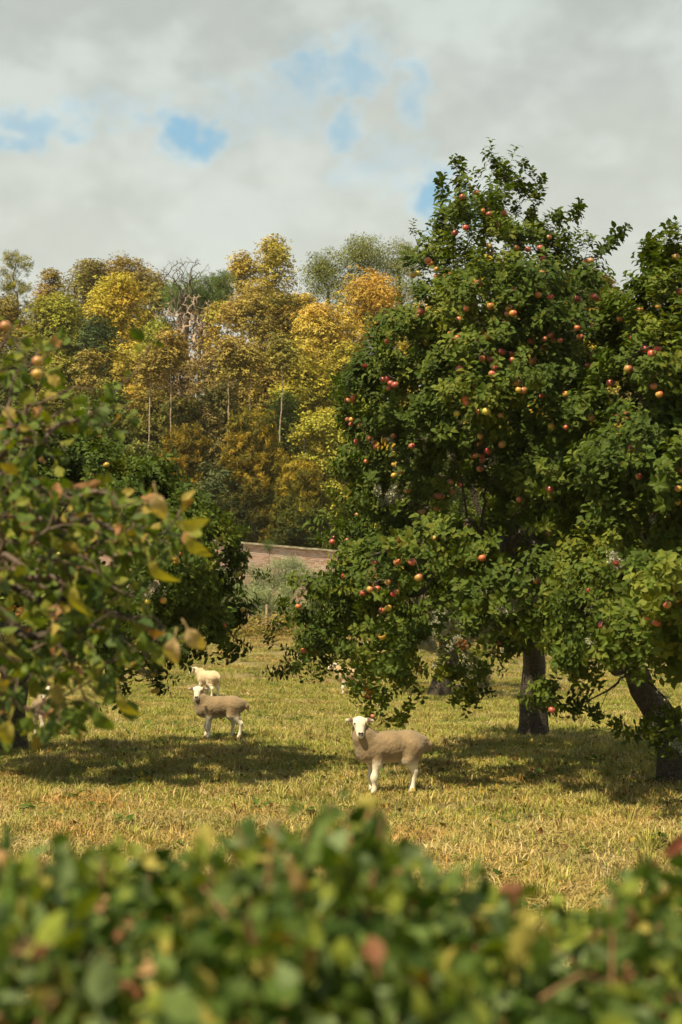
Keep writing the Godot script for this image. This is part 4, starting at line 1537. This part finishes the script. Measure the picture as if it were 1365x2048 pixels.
func make_orchard() -> void:
	var main_lobes := lobe_list([
		[985, 385, 18.8, 42, 72, 0.45], [950, 505, 18.6, 85, 85, 1.1], [1075, 550, 19.0, 75, 70, 1.1], [880, 580, 19.0, 42, 60, 0.8], [1005, 670, 18.0, 190, 115, 2.0],
		[850, 750, 18.2, 112, 110, 1.6], [1140, 720, 18.0, 145, 135, 1.8], [745, 830, 19.0, 62, 105, 1.1], [960, 830, 17.4, 185, 105, 2.0], [760, 1000, 19.4, 80, 140, 1.5],
		[930, 1010, 19.8, 175, 145, 1.5], [1130, 960, 17.4, 165, 175, 2.0], [748, 1180, 18.6, 92, 80, 1.5], [662, 1228, 19.0, 52, 55, 0.9], [850, 1170, 17.2, 145, 100, 1.9],
		[1010, 1190, 16.6, 145, 90, 1.6], [1060, 1190, 21.4, 150, 75, 1.7], [950, 1130, 22.0, 130, 90, 1.6], [1150, 1120, 21.6, 130, 90, 1.8], [655, 1295, 18.2, 55, 26, 0.7], [800, 1300, 16.6, 90, 38, 0.9], [920, 1268, 16.4, 85, 30, 0.9]])
	var base := on_ground(1070, 1472)
	var bd := -base.z
	var trunk := [base, at(1066, 1400, bd), at(1070, 1330, bd - 0.1), at(1050, 1230, bd - 1.2), at(1030, 1080, bd - 3.2)]
	var shoots := []
	for q in [[880, 380, 21.0], [884, 410, 21.0], [890, 440, 21.0], [897, 480, 21.0], [912, 338, 21.0], [920, 350, 21], [930, 385, 21], [980, 318, 21.0], [990, 338, 21], [1002, 356, 21], [1050, 345, 21.2], [1075, 372, 21.2], [1072, 410, 21.2], [1062, 450, 21.2], [1040, 385, 21.2], [1155, 428, 21.4], [1140, 442, 21.4], [1112, 452, 21.4], [1232, 480, 21.0], [1215, 500, 21.0], [1190, 525, 21], [830, 470, 21.6], [838, 500, 21.6], [855, 460, 21.6], [1215, 590, 20.6], [1195, 580, 20.6],
			[575, 1345, 20.0], [600, 1330, 20.0], [625, 1335, 20.0], [700, 1330, 19.5], [720, 1355, 18.0], [735, 1372, 18.0], [770, 1385, 16.5], [820, 1400, 16.4], [808, 1420, 16.2], [760, 1395, 16.6], [745, 1415, 16.3], [950, 1340, 18], [925, 1385, 19], [965, 1370, 18.6], [552, 1290, 20.5], [570, 1250, 21], [575, 1215, 21.5]]:
		shoots.append(at(q[0], q[1], maxf(q[2] - 2.0, 17.0)))
	var fruit := [
		Vector2(953, 386), Vector2(1008, 426), Vector2(925, 394), Vector2(932, 455), Vector2(910, 466), Vector2(979, 493), Vector2(979, 428), Vector2(965, 422), Vector2(995, 450), Vector2(1033, 496), Vector2(1056, 499), Vector2(1081, 496),
		Vector2(1098, 474), Vector2(983, 508), Vector2(998, 521), Vector2(1014, 507), Vector2(856, 521), Vector2(862, 527), Vector2(874, 538), Vector2(874, 552), Vector2(836, 547), Vector2(827, 550), Vector2(891, 552), Vector2(903, 548),
		Vector2(947, 563), Vector2(957, 567), Vector2(1011, 550), Vector2(1086, 545), Vector2(1172, 522), Vector2(1182, 522), Vector2(1146, 543), Vector2(1136, 559), Vector2(1088, 517), Vector2(1186, 594), Vector2(1194, 597), Vector2(1155, 597),
		Vector2(1102, 594), Vector2(1199, 624), Vector2(1077, 590), Vector2(1029, 580), Vector2(934, 617), Vector2(951, 607), Vector2(982, 612), Vector2(843, 623), Vector2(839, 632), Vector2(1018, 616), Vector2(1015, 628), Vector2(1027, 627),
		Vector2(1013, 645), Vector2(919, 639), Vector2(902, 667), Vector2(914, 676), Vector2(964, 663), Vector2(976, 672), Vector2(1155, 656), Vector2(1144, 663), Vector2(1161, 674), Vector2(1211, 661), Vector2(1090, 678), Vector2(1090, 695),
		Vector2(1108, 680), Vector2(1121, 681), Vector2(1102, 670), Vector2(956, 683), Vector2(1063, 681), Vector2(1024, 707), Vector2(997, 710), Vector2(1005, 704), Vector2(980, 718), Vector2(989, 735), Vector2(985, 748), Vector2(925, 732),
		Vector2(920, 739), Vector2(965, 717), Vector2(1025, 720), Vector2(1065, 723), Vector2(1186, 713), Vector2(1177, 731), Vector2(1035, 766), Vector2(1047, 781), Vector2(1038, 780), Vector2(1085, 792), Vector2(1133, 789), Vector2(1232, 750),
		Vector2(930, 798), Vector2(933, 807), Vector2(914, 827), Vector2(958, 823), Vector2(973, 823), Vector2(1001, 830), Vector2(1103, 852), Vector2(1133, 855), Vector2(1183, 836), Vector2(961, 873), Vector2(1005, 889), Vector2(944, 911),
		Vector2(953, 911), Vector2(965, 911), Vector2(976, 902), Vector2(965, 920), Vector2(960, 938), Vector2(902, 964), Vector2(923, 970), Vector2(906, 983), Vector2(885, 993), Vector2(876, 992), Vector2(873, 1018), Vector2(844, 1024),
		Vector2(1039, 999), Vector2(1102, 994), Vector2(1101, 978), Vector2(1098, 1067), Vector2(934, 1050), Vector2(870, 1076), Vector2(1007, 1091), Vector2(965, 1116), Vector2(1073, 1163), Vector2(1000, 1286), Vector2(608, 1301),
		Vector2(599, 1191), Vector2(597, 1213), Vector2(719, 1213), Vector2(765, 1221), Vector2(777, 1216), Vector2(741, 1179), Vector2(756, 1177), Vector2(776, 1164), Vector2(838, 1155), Vector2(837, 1340), Vector2(746, 1433),
		Vector2(727, 1186), Vector2(788, 1188), Vector2(794, 1183), Vector2(690, 1153), Vector2(750, 1126), Vector2(781, 1128), Vector2(795, 1125), Vector2(800, 1122), Vector2(806, 1119), Vector2(828, 1116), Vector2(825, 1124), Vector2(765, 1273),
		Vector2(668, 1076), Vector2(665, 1084), Vector2(695, 1081), Vector2(715, 1029), Vector2(772, 881), Vector2(787, 872), Vector2(751, 886), Vector2(753, 893), Vector2(789, 908), Vector2(733, 923), Vector2(790, 929), Vector2(802, 944),
		Vector2(804, 934), Vector2(796, 933), Vector2(788, 951), Vector2(819, 981), Vector2(813, 982), Vector2(843, 1024), Vector2(824, 892), Vector2(737, 877), Vector2(713, 883), Vector2(775, 683), Vector2(731, 731), Vector2(766, 759),
		Vector2(774, 759), Vector2(782, 767), Vector2(778, 776), Vector2(791, 770), Vector2(707, 795), Vector2(708, 802), Vector2(696, 802), Vector2(696, 839), Vector2(704, 839), Vector2(703, 849), Vector2(721, 851)]
	apple_tree("tall apple tree laden with red apples, behind the nearest sheep", trunk, main_lobes, shoots, fruit, [0, 1, 2, 0, 2, 4, 1, 3, 2, 1, 0], {"seed": 101, "tips": 900, "depth": 17.5, "base": 0.2, "sprigs": 17500, "attach": 0.5,
		"lichen": [[900, 1265, 55], [1015, 1200, 45], [1100, 1190, 40], [932, 1345, 20], [950, 1372, 16], [968, 1345, 16], [870, 1300, 40], [970, 1290, 40], [1060, 1190, 30], [775, 990, 25]]})

	var right_lobes := lobe_list([
		[1342, 515, 16.0, 38, 52, 0.4], [1345, 640, 15.6, 85, 75, 1.0], [1262, 665, 16.0, 55, 45, 0.7], [1300, 790, 15.2, 110, 120, 1.4], [1430, 760, 15.6, 165, 195, 2.0], [1265, 1000, 15.0, 115, 135, 1.4],
		[1400, 1020, 14.9, 165, 195, 2.1], [1245, 1200, 14.4, 125, 80, 1.2], [1390, 1225, 12.9, 135, 100, 1.7], [1170, 1290, 14.6, 80, 36, 0.6], [1290, 1285, 13.2, 85, 34, 1.2], [1560, 1000, 15.5, 150, 250, 2.4]])
	base = on_ground(1352, 1566)
	bd = -base.z
	trunk = [base, at(1348, 1500, bd), at(1335, 1455, bd), at(1285, 1380, bd - 0.1), at(1262, 1320, bd - 0.2), at(1290, 1150, bd + 0.2)]
	var extra := []
	for q in [[1095, 1395, 15.2], [1080, 1400, 15.2], [1105, 1380, 15.2], [1125, 1410, 15.4], [1200, 1420, 15.3], [1225, 1440, 15.3], [1180, 1400, 15.3], [1230, 1345, 15.0], [1345, 1470, 15.4], [1335, 1400, 15.4], [1310, 500, 17], [1298, 540, 17], [1335, 474, 17], [1365, 1480, 15.5]]:
		extra.append(at(q[0], q[1], q[2]))
	fruit = [Vector2(1333, 555), Vector2(1352, 514), Vector2(1359, 583), Vector2(1291, 698), Vector2(1304, 708), Vector2(1315, 699), Vector2(1268, 674), Vector2(1319, 750), Vector2(1308, 773), Vector2(1319, 789), Vector2(1240, 637), Vector2(1317, 613), Vector2(1280, 620), Vector2(1264, 897), Vector2(1278, 897), Vector2(1307, 861), Vector2(1187, 958), Vector2(1278, 953), Vector2(1232, 1126), Vector2(1223, 1121), Vector2(1343, 1191), Vector2(1335, 1209), Vector2(1357, 1198), Vector2(1314, 1244), Vector2(1297, 1232), Vector2(1357, 977), Vector2(1353, 1003), Vector2(1362, 941), Vector2(1221, 765), Vector2(1257, 738), Vector2(1104, 1420), Vector2(1205, 1250), Vector2(1180, 1180)]
	apple_tree("apple tree at the right edge, leaning on a dark bent trunk", trunk, right_lobes, extra, fruit, [0, 4, 1, 2, 0], {"seed": 102, "tips": 520, "depth": 15.4, "base": 0.16, "sprigs": 12800, "attach": 0.55, "hue": 0.08,
		"lichen": [[1235, 1125, 25], [1225, 1360, 35], [1340, 1480, 40], [1250, 1340, 30], [1290, 880, 20], [1180, 1290, 30]]})

	var left_lobes := lobe_list([
		[80, 925, 19.4, 150, 58, 1.8], [235, 985, 19.0, 95, 55, 1.4], [40, 1020, 18.0, 195, 155, 2.2], [310, 1050, 18.2, 100, 95, 1.4], [392, 1118, 18.0, 72, 80, 1.1], [240, 1160, 17.0, 165, 110, 1.8],
		[430, 1200, 18.0, 34, 55, 0.8], [80, 1230, 17.2, 175, 105, 1.8], [345, 1250, 17.0, 105, 50, 1.0], [-120, 1020, 18.4, 180, 220, 2.4], [200, 1300, 16.8, 115, 36, 0.9]])
	base = on_ground(22, 1500)
	bd = -base.z
	trunk = [base, at(20, 1440, bd), at(30, 1370, bd), at(70, 1250, bd - 0.2), at(110, 1120, bd - 0.2)]
	extra = []
	for q in [[505, 1150, 18], [495, 1225, 18], [450, 1300, 17.6], [440, 1285, 17.6], [462, 1290, 17.6], [310, 1375, 17.6], [290, 1350, 17.6], [265, 1320, 17.7], [250, 1300, 17.8], [372, 1285, 18.4], [385, 1292, 18.4], [250, 1370, 18], [225, 1385, 18]]:
		extra.append(at(q[0], q[1], q[2]))
	fruit = [Vector2(396, 1071), Vector2(389, 1079), Vector2(440, 1077), Vector2(365, 1107), Vector2(373, 1111), Vector2(352, 1117), Vector2(355, 1124), Vector2(425, 1129), Vector2(472, 1149), Vector2(480, 1146), Vector2(295, 1203), Vector2(327, 1201), Vector2(486, 1219), Vector2(307, 1349), Vector2(307, 1382), Vector2(314, 1381), Vector2(185, 951), Vector2(213, 930), Vector2(147, 1014), Vector2(222, 1021), Vector2(11, 854), Vector2(120, 1110), Vector2(60, 960), Vector2(250, 1060), Vector2(375, 1137), Vector2(450, 1223), Vector2(451, 1250)]
	apple_tree("apple tree on the left with yellow apples, low boughs over the sheep", trunk, left_lobes, extra, fruit, [3, 3, 2, 3, 3, 2, 3], {"seed": 103, "tips": 560, "depth": 18.4, "base": 0.22, "sprigs": 12000, "attach": 0.5, "hue": -0.02, "apple": 0.95, "lichen": [[370, 1170, 30], [300, 1190, 40], [260, 1310, 35], [290, 1350, 25], [368, 1280, 20], [190, 900, 20]]})

	var far_lobes := lobe_list([[860, 1190, 34.5, 130, 85, 1.8], [960, 1180, 35.5, 120, 90, 1.8], [800, 1120, 36.0, 110, 90, 1.8], [900, 1080, 36, 120, 90, 1.8]])
	base = on_ground(880, 1392)
	bd = -base.z
	trunk = [base, at(888, 1360, bd), at(905, 1330, bd), at(890, 1270, bd), at(890, 1200, bd)]
	extra = [at(960, 1300, bd), at(985, 1290, bd), at(940, 1325, bd)]
	apple_tree("smaller, farther apple tree with a leaning forked trunk", trunk, far_lobes, extra, [], [0], {"seed": 104, "tips": 160, "depth": 34.0, "base": 0.22, "sprigs": 2600, "attach": 0.5, "leaves": 0})


func make_sheep() -> void:
	var wool := Color(0.235, 0.172, 0.098)
	var pale := Color(0.66, 0.59, 0.45)
	var a := sheep_mesh(Vector3(0.385, 0.825, 0.05), Vector3(0.1, -0.86, 0.5), Vector3(0.12, 0.45, 0.88), wool, pale, 61, [0.0, 0.03, 0.0, 0.06])
	var c := sheep_mesh(Vector3(0.37, 0.82, 0.03), Vector3(0.05, -0.84, 0.54), Vector3(0.08, 0.48, 0.87), wool, pale * Color(0.92, 0.94, 0.98), 62, [0.04, -0.03, 0.09, -0.05])
	var b := sheep_mesh(Vector3(0.43, 0.75, -0.1), Vector3(0.7, -0.6, -0.35), Vector3(0.6, 0.8, -0.2), Color(0.5, 0.39, 0.24), pale, 63, [0.02, -0.02, 0.0, 0.03])
	var d := sheep_mesh(Vector3(0.41, 0.79, 0.04), Vector3(0.75, -0.6, 0.2), Vector3(0.6, 0.75, 0.2), Color(0.42, 0.31, 0.18), pale, 64, [0.02, -0.03, 0.0, 0.05])
	# facing left: the body's +x turns to the picture's left; its own right side (+z) must look at the camera, so mirror-free turn by pi and a head turned the other way
	_sheep("nearest sheep, white face staring at the camera, in front of the tall apple tree", a, on_ground(785, 1588), PI + 0.28, true, 1.0)
	_sheep("sheep with a shaded grey face looking at the camera, before the cream one", c, on_ground(442, 1477), PI, true, 1.0)
	_sheep("cream sheep turned away, showing its rump and looking left", b, on_ground(418, 1396), PI - 0.85, false, 0.98)
	_sheep("sheep half hidden behind the tall apple tree's lowest leaves, looking left", d, on_ground(702, 1390), PI + 0.25, false, 1.0)
	_sheep("sheep in deep shade behind the blurred leaves at the left", c, on_ground(92, 1474), -1.15, false, 1.0)


func _sheep(label: String, mesh: ArrayMesh, p: Vector3, turn: float, flip: bool, size: float) -> void:
	var o := thing("sheep", label, "sheep", p, "sheep grazing in the orchard")
	var t := Transform3D(Basis(Vector3.UP, turn).scaled(Vector3(size, size, size)), Vector3.ZERO)
	part(o, "body", flipped(mesh) if flip else mesh, M.wool, t)


func flipped(m: ArrayMesh) -> ArrayMesh:
	# the same animal with its head turned to the other side
	var a := m.surface_get_arrays(0)
	var b := MB.new()
	for v in a[Mesh.ARRAY_VERTEX]:
		b.v.append(Vector3(v.x, v.y, -v.z))
	for v in a[Mesh.ARRAY_NORMAL]:
		b.n.append(Vector3(v.x, v.y, -v.z))
	b.c = a[Mesh.ARRAY_COLOR]
	var i: PackedInt32Array = a[Mesh.ARRAY_INDEX]
	i.reverse()
	b.i = i
	return b.mesh()


func leaf_paint(c: Color) -> StandardMaterial3D:
	var m: StandardMaterial3D = M.leaf.duplicate()
	m.albedo_color = c.linear_to_srgb()
	return m


func make_near_tree() -> void:
	var g := RandomNumberGenerator.new()
	g.seed = 301
	var base := Vector3(-2.75, 0, -4.5)
	base.y = gh(base.x, base.z)
	var o := thing("apple_tree", "near apple tree reaching in from the left, out of focus, leaves curling and yellowing", "apple tree", base, "old apple trees in the orchard")
	var lobes := []
	for r in [[55, 715, 3.3, 80, 55, 0.2], [150, 815, 3.3, 120, 40, 0.2], [30, 900, 3.2, 90, 80, 0.3], [90, 1060, 3.1, 170, 110, 0.35], [60, 1200, 3.0, 120, 120, 0.35], [210, 1060, 3.1, 150, 80, 0.25], [230, 1270, 3.0, 130, 55, 0.2], [90, 1370, 3.0, 110, 70, 0.3], [-60, 1050, 3.2, 120, 300, 0.4], [320, 1040, 3.0, 60, 50, 0.12], [340, 1265, 3.0, 35, 25, 0.1], [180, 1180, 3.1, 110, 60, 0.25], [140, 1420, 2.9, 70, 30, 0.15]]:
		lobes.append([at(r[0], r[1], r[2] + 0.8), Vector3(r[3] * (r[2] + 0.8) / FOCAL, r[4] * (r[2] + 0.8) / FOCAL, r[5] * 1.3)])
	var tips := tips_in(lobes, 640, 0.6, g)
	for q in [[300, 690, 3.3], [270, 745, 3.3], [200, 812, 3.3], [120, 832, 3.3], [0, 840, 3.3], [180, 835, 3.2], [100, 862, 3.2], [0, 880, 3.2], [230, 975, 3.1], [100, 975, 3.1], [340, 1090, 3.0], [250, 1075, 3.0], [150, 1040, 3.0], [375, 1270, 3.0], [300, 1288, 3.0], [60, 1420, 2.9], [150, 1340, 2.9], [20, 1450, 2.9], [390, 1075, 3.0], [355, 1035, 3.0], [75, 700, 3.3], [20, 655, 3.3], [130, 660, 3.3], [245, 1390, 2.95]]:
		tips.append(at(q[0], q[1], q[2] + 0.8))
	var s := grow([base, base + Vector3(0.05, 0.7, 0.05), base + Vector3(0.2, 1.3, 0.1), base + Vector3(0.6, 1.75, 0.3), base + Vector3(1.1, 2.1, 0.5)], 0.3, tips, 0.35, 0.07, 0.0026, 0.075, 0.1, g)
	dress(o, s, M.bark, 0.02, base, M.red_twig)
	var shapes := [single_leaf(11, 0.05, 0.029, 0.5), single_leaf(12, 0.046, 0.026, 1.1), single_leaf(13, 0.053, 0.031, 0.2), single_leaf(14, 0.046, 0.022, 1.6)]
	var mats := []
	for c in [Color(0.085, 0.13, 0.02), Color(0.125, 0.175, 0.032), Color(0.05, 0.088, 0.02), Color(0.19, 0.205, 0.032), Color(0.28, 0.22, 0.05), Color(0.3, 0.16, 0.07), Color(0.09, 0.13, 0.04)]:
		mats.append(leaf_paint(c))
	var P: PackedVector3Array = s.P
	var R: PackedFloat32Array = s.R
	var D: PackedVector3Array = s.D
	var spots := []
	for k in P.size():
		if R[k] > 0.009:
			continue
		var v := seen_at(P[k])
		var n := 2 if v.x > -40 else 0
		if v.x > 0 and v.y > 930 and g.randf() < 0.8:
			n += 1
		for j in n:
			if g.randf() < 0.8:
				spots.append(k)
	var single := 0
	var rest := []
	var tint := PackedColorArray()
	var pick := [0, 1, 2, 0, 6, 3, 1, 0, 4, 6, 1, 1, 3, 0, 3, 1, 2, 6, 0, 1, 3, 5]
	# shuffle so that the single ones are spread over the tree
	for k in range(spots.size() - 1, 0, -1):
		var j := g.randi() % (k + 1)
		var t = spots[k]
		spots[k] = spots[j]
		spots[j] = t
	for k in spots.size():
		var q: int = spots[k]
		var dir := (D[q] * 0.5 + ball(g) + Vector3(0, -0.35, 0.1)).normalized()
		var w := frame_of(dir, g.randf_range(0, TAU), g.randf_range(0.7, 1.25), P[q] + dir * 0.02 - base)
		var m: int = pick[(k * 5 + g.randi() % 3) % pick.size()]
		var lowish := seen_at(P[q]).y
		if m in [0, 2] and g.randf() < 0.3 and lowish > 980:
			m = [3, 1, 4, 3][g.randi() % 4]
		if single < 290 and seen_at(P[q]).x > -20:
			single += 1
			part(o, "leaf", shapes[k % 4], mats[m], w)
		else:
			rest.append(w)
			tint.append((mats[m].albedo_color as Color).srgb_to_linear())
	scatter(o, "crown", shapes[0], M.leaf, rest, tint)
	# the large curled leaves that stand out
	var big := single_leaf(21, 0.08, 0.042, 0.9)
	var curled := single_leaf(22, 0.105, 0.036, 1.5)
	var tan := leaf_paint(Color(0.5, 0.36, 0.19))
	var yel := leaf_paint(Color(0.34, 0.3, 0.07))
	for q in [[312, 985, -2.9, 0.0, 0, 0], [350, 1045, -1.9, 0.4, 1, 1], [372, 1068, -2.7, 0.3, 1, 1], [300, 1120, -2.8, 0.5, 1, 1], [375, 1255, -2.6, 0.1, 0, 0], [350, 1275, -3.3, 0.2, 0, 0], [238, 1385, -3.0, 0.5, 1, 1], [20, 1440, -3.4, 0.0, 0, 1], [150, 1170, -3.3, 0.3, 1, 1], [190, 1420, -2.6, 0.2, 0, 2]]:
		var t := Transform3D(Basis(Vector3.BACK, q[2]) * Basis(Vector3.UP, q[3]), at(q[0], q[1], 3.3) - base)
		part(o, "leaf", big if q[4] == 0 else curled, [tan, yel, mats[1]][q[5]], t)
	for q in [[76, 722, 1], [75, 748, 2], [11, 652, 0]]:
		part(o, "apple", M.apples[q[2]], M.apple, Transform3D(Basis(Vector3.UP, 2.0).scaled(Vector3.ONE * 0.03), at(q[0], q[1], 3.7) - base))


func make_hedge() -> void:
	var g := RandomNumberGenerator.new()
	g.seed = 401
	var o := thing("hedge", "leafy garden hedge across the foreground, blurred, with some browning leaves", "hedge", Vector3(0, gh(0, -1.7), -1.7))
	var base := o.position
	var xs := [0, 150, 280, 400, 520, 620, 760, 850, 930, 1010, 1100, 1200, 1300, 1365]
	var ys := [1765, 1735, 1785, 1750, 1705, 1680, 1690, 1745, 1800, 1850, 1885, 1885, 1830, 1800]
	var depth := 1.5
	var prof := Curve.new()
	prof.min_value = 0.0
	prof.max_value = 3.0
	for k in xs.size():
		prof.add_point(Vector2((xs[k] + 400.0) / 2165.0, at(xs[k], ys[k], depth).y))
	var top := func(x: float, d: float) -> float:
		var px := 682.5 + x / depth * FOCAL
		var y := prof.sample((px + 400.0) / 2165.0)
		y -= 0.5 * pow(absf(d - depth) / 0.62, 2.5) * 0.45
		return y + 0.035 * noise.get_noise_2d(x * 700.0, d * 700.0)
	# stems
	var tips := PackedVector3Array()
	for k in 260:
		var x := g.randf_range(-1.1, 1.1)
		var d := depth + g.randf_range(-0.5, 0.5)
		tips.append(Vector3(x, top.call(x, d) - pow(g.randf(), 2.0) * 0.35 - 0.01, -d))
	for k in 9:
		var x := -1.2 + k * 0.3
		var mine := PackedVector3Array()
		for t in tips:
			if absf(t.x - x) < 0.15 or (k == 0 and t.x < x) or (k == 8 and t.x > x):
				mine.append(t)
		if mine.is_empty():
			continue
		var b := Vector3(x, gh(x, -depth) - 0.02, -depth + g.randf_range(-0.1, 0.1))
		var s := grow([b, b + Vector3(0.02, 0.5, 0.0), b + Vector3(g.randf_range(-0.05, 0.05), 1.0, 0.03)], 0.4, mine, 0.35, 0.1, 0.0022, 0.02, 0.15, g)
		dress(o, s, M.hedge_twig, 0.012, base)
	var shapes := [single_leaf(31, 0.033, 0.022, 0.3), single_leaf(32, 0.028, 0.019, 0.7), single_leaf(33, 0.036, 0.022, 0.1), single_leaf(34, 0.031, 0.015, 1.3)]
	var cols := [Color(0.075, 0.125, 0.02), Color(0.13, 0.19, 0.05), Color(0.04, 0.078, 0.014), Color(0.19, 0.23, 0.035), Color(0.33, 0.29, 0.07), Color(0.2, 0.09, 0.045), Color(0.34, 0.21, 0.1), Color(0.17, 0.23, 0.1)]
	var mats := []
	for c in cols:
		mats.append(leaf_paint(c))
	var pick := [0, 1, 2, 3, 0, 7, 1, 2, 0, 3, 5, 1, 0, 2, 7, 4, 3, 0, 1, 2, 6, 7, 1, 3, 0, 7, 2, 1, 3, 0, 4, 1, 0, 7, 2, 3]
	var rest := [[], [], [], []]
	var tint := [PackedColorArray(), PackedColorArray(), PackedColorArray(), PackedColorArray()]
	var single := 0
	for k in 54000:
		var front := k < 900
		var x := g.randf_range(-0.5, 0.5) if front else g.randf_range(-1.45, 1.45)
		var d := depth + (g.randf_range(-0.28, 0.1) if front else g.randf_range(-0.6, 0.5))
		var y: float = top.call(x, d) - (pow(g.randf(), 1.3) * 0.28 if front else pow(g.randf(), 1.2) * 0.6)
		if g.randf() < 0.5 and y > top.call(x, d) - 0.08 and noise.get_noise_3d(x * 800.0, y * 800.0, d * 800.0) < -0.14:
			continue
		if g.randf() < 0.12:
			y += 0.075 * pow(g.randf(), 1.5) * (0.4 + noise.get_noise_2d(x * 260.0, 40.0))
		var dir := (Vector3(0, 0.35, 0.2) + ball(g)).normalized()
		var w := frame_of(dir, g.randf_range(0, TAU), g.randf_range(0.7, 1.3), Vector3(x, y, -d) - base)
		var c: int = pick[g.randi() % pick.size()]
		if front and single < 298:
			single += 1
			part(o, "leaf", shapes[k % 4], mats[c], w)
		else:
			rest[k % 4].append(w)
			tint[k % 4].append(cols[c] * g.randf_range(0.8, 1.2))
	# shoots that stand above the clipped top
	for q in [[560, 1625], [615, 1655], [662, 1600], [700, 1612], [768, 1630], [480, 1660], [90, 1705], [205, 1712], [300, 1745], [935, 1750], [1225, 1790], [1335, 1740], [1030, 1800], [420, 1690]]:
		var tip := at(q[0], q[1], depth + g.randf_range(-0.15, 0.15))
		var foot := tip + Vector3(g.randf_range(-0.04, 0.04), -0.2, g.randf_range(-0.03, 0.03))
		var sb := MB.new()
		tube(sb, PackedVector3Array([foot - base, foot.lerp(tip, 0.5) + ball(g) * 0.01 - base, tip - base]), PackedFloat32Array([0.003, 0.0022, 0.0012]), 5, Color.WHITE)
		part(o, "shoot", sb.mesh(), M.hedge_twig)
		for k in 9:
			var p := foot.lerp(tip, 0.35 + 0.65 * k / 8.0)
			var dir := (Vector3(cos(k * 2.4), 0.5, sin(k * 2.4)) + ball(g) * 0.4).normalized()
			rest[k % 4].append(frame_of(dir, g.randf_range(0, TAU), g.randf_range(0.5, 0.95), p + dir * 0.008 - base))
			tint[k % 4].append(cols[pick[g.randi() % pick.size()]])
	for k in 4:
		scatter(o, "foliage", shapes[k], M.leaf, rest[k], tint[k])
	var redleaf := single_leaf(41, 0.05, 0.016, 0.4)
	part(o, "leaf", redleaf, leaf_paint(Color(0.19, 0.06, 0.035)), Transform3D(Basis(Vector3.BACK, -0.95), at(1325, 1715, 1.6) - base))
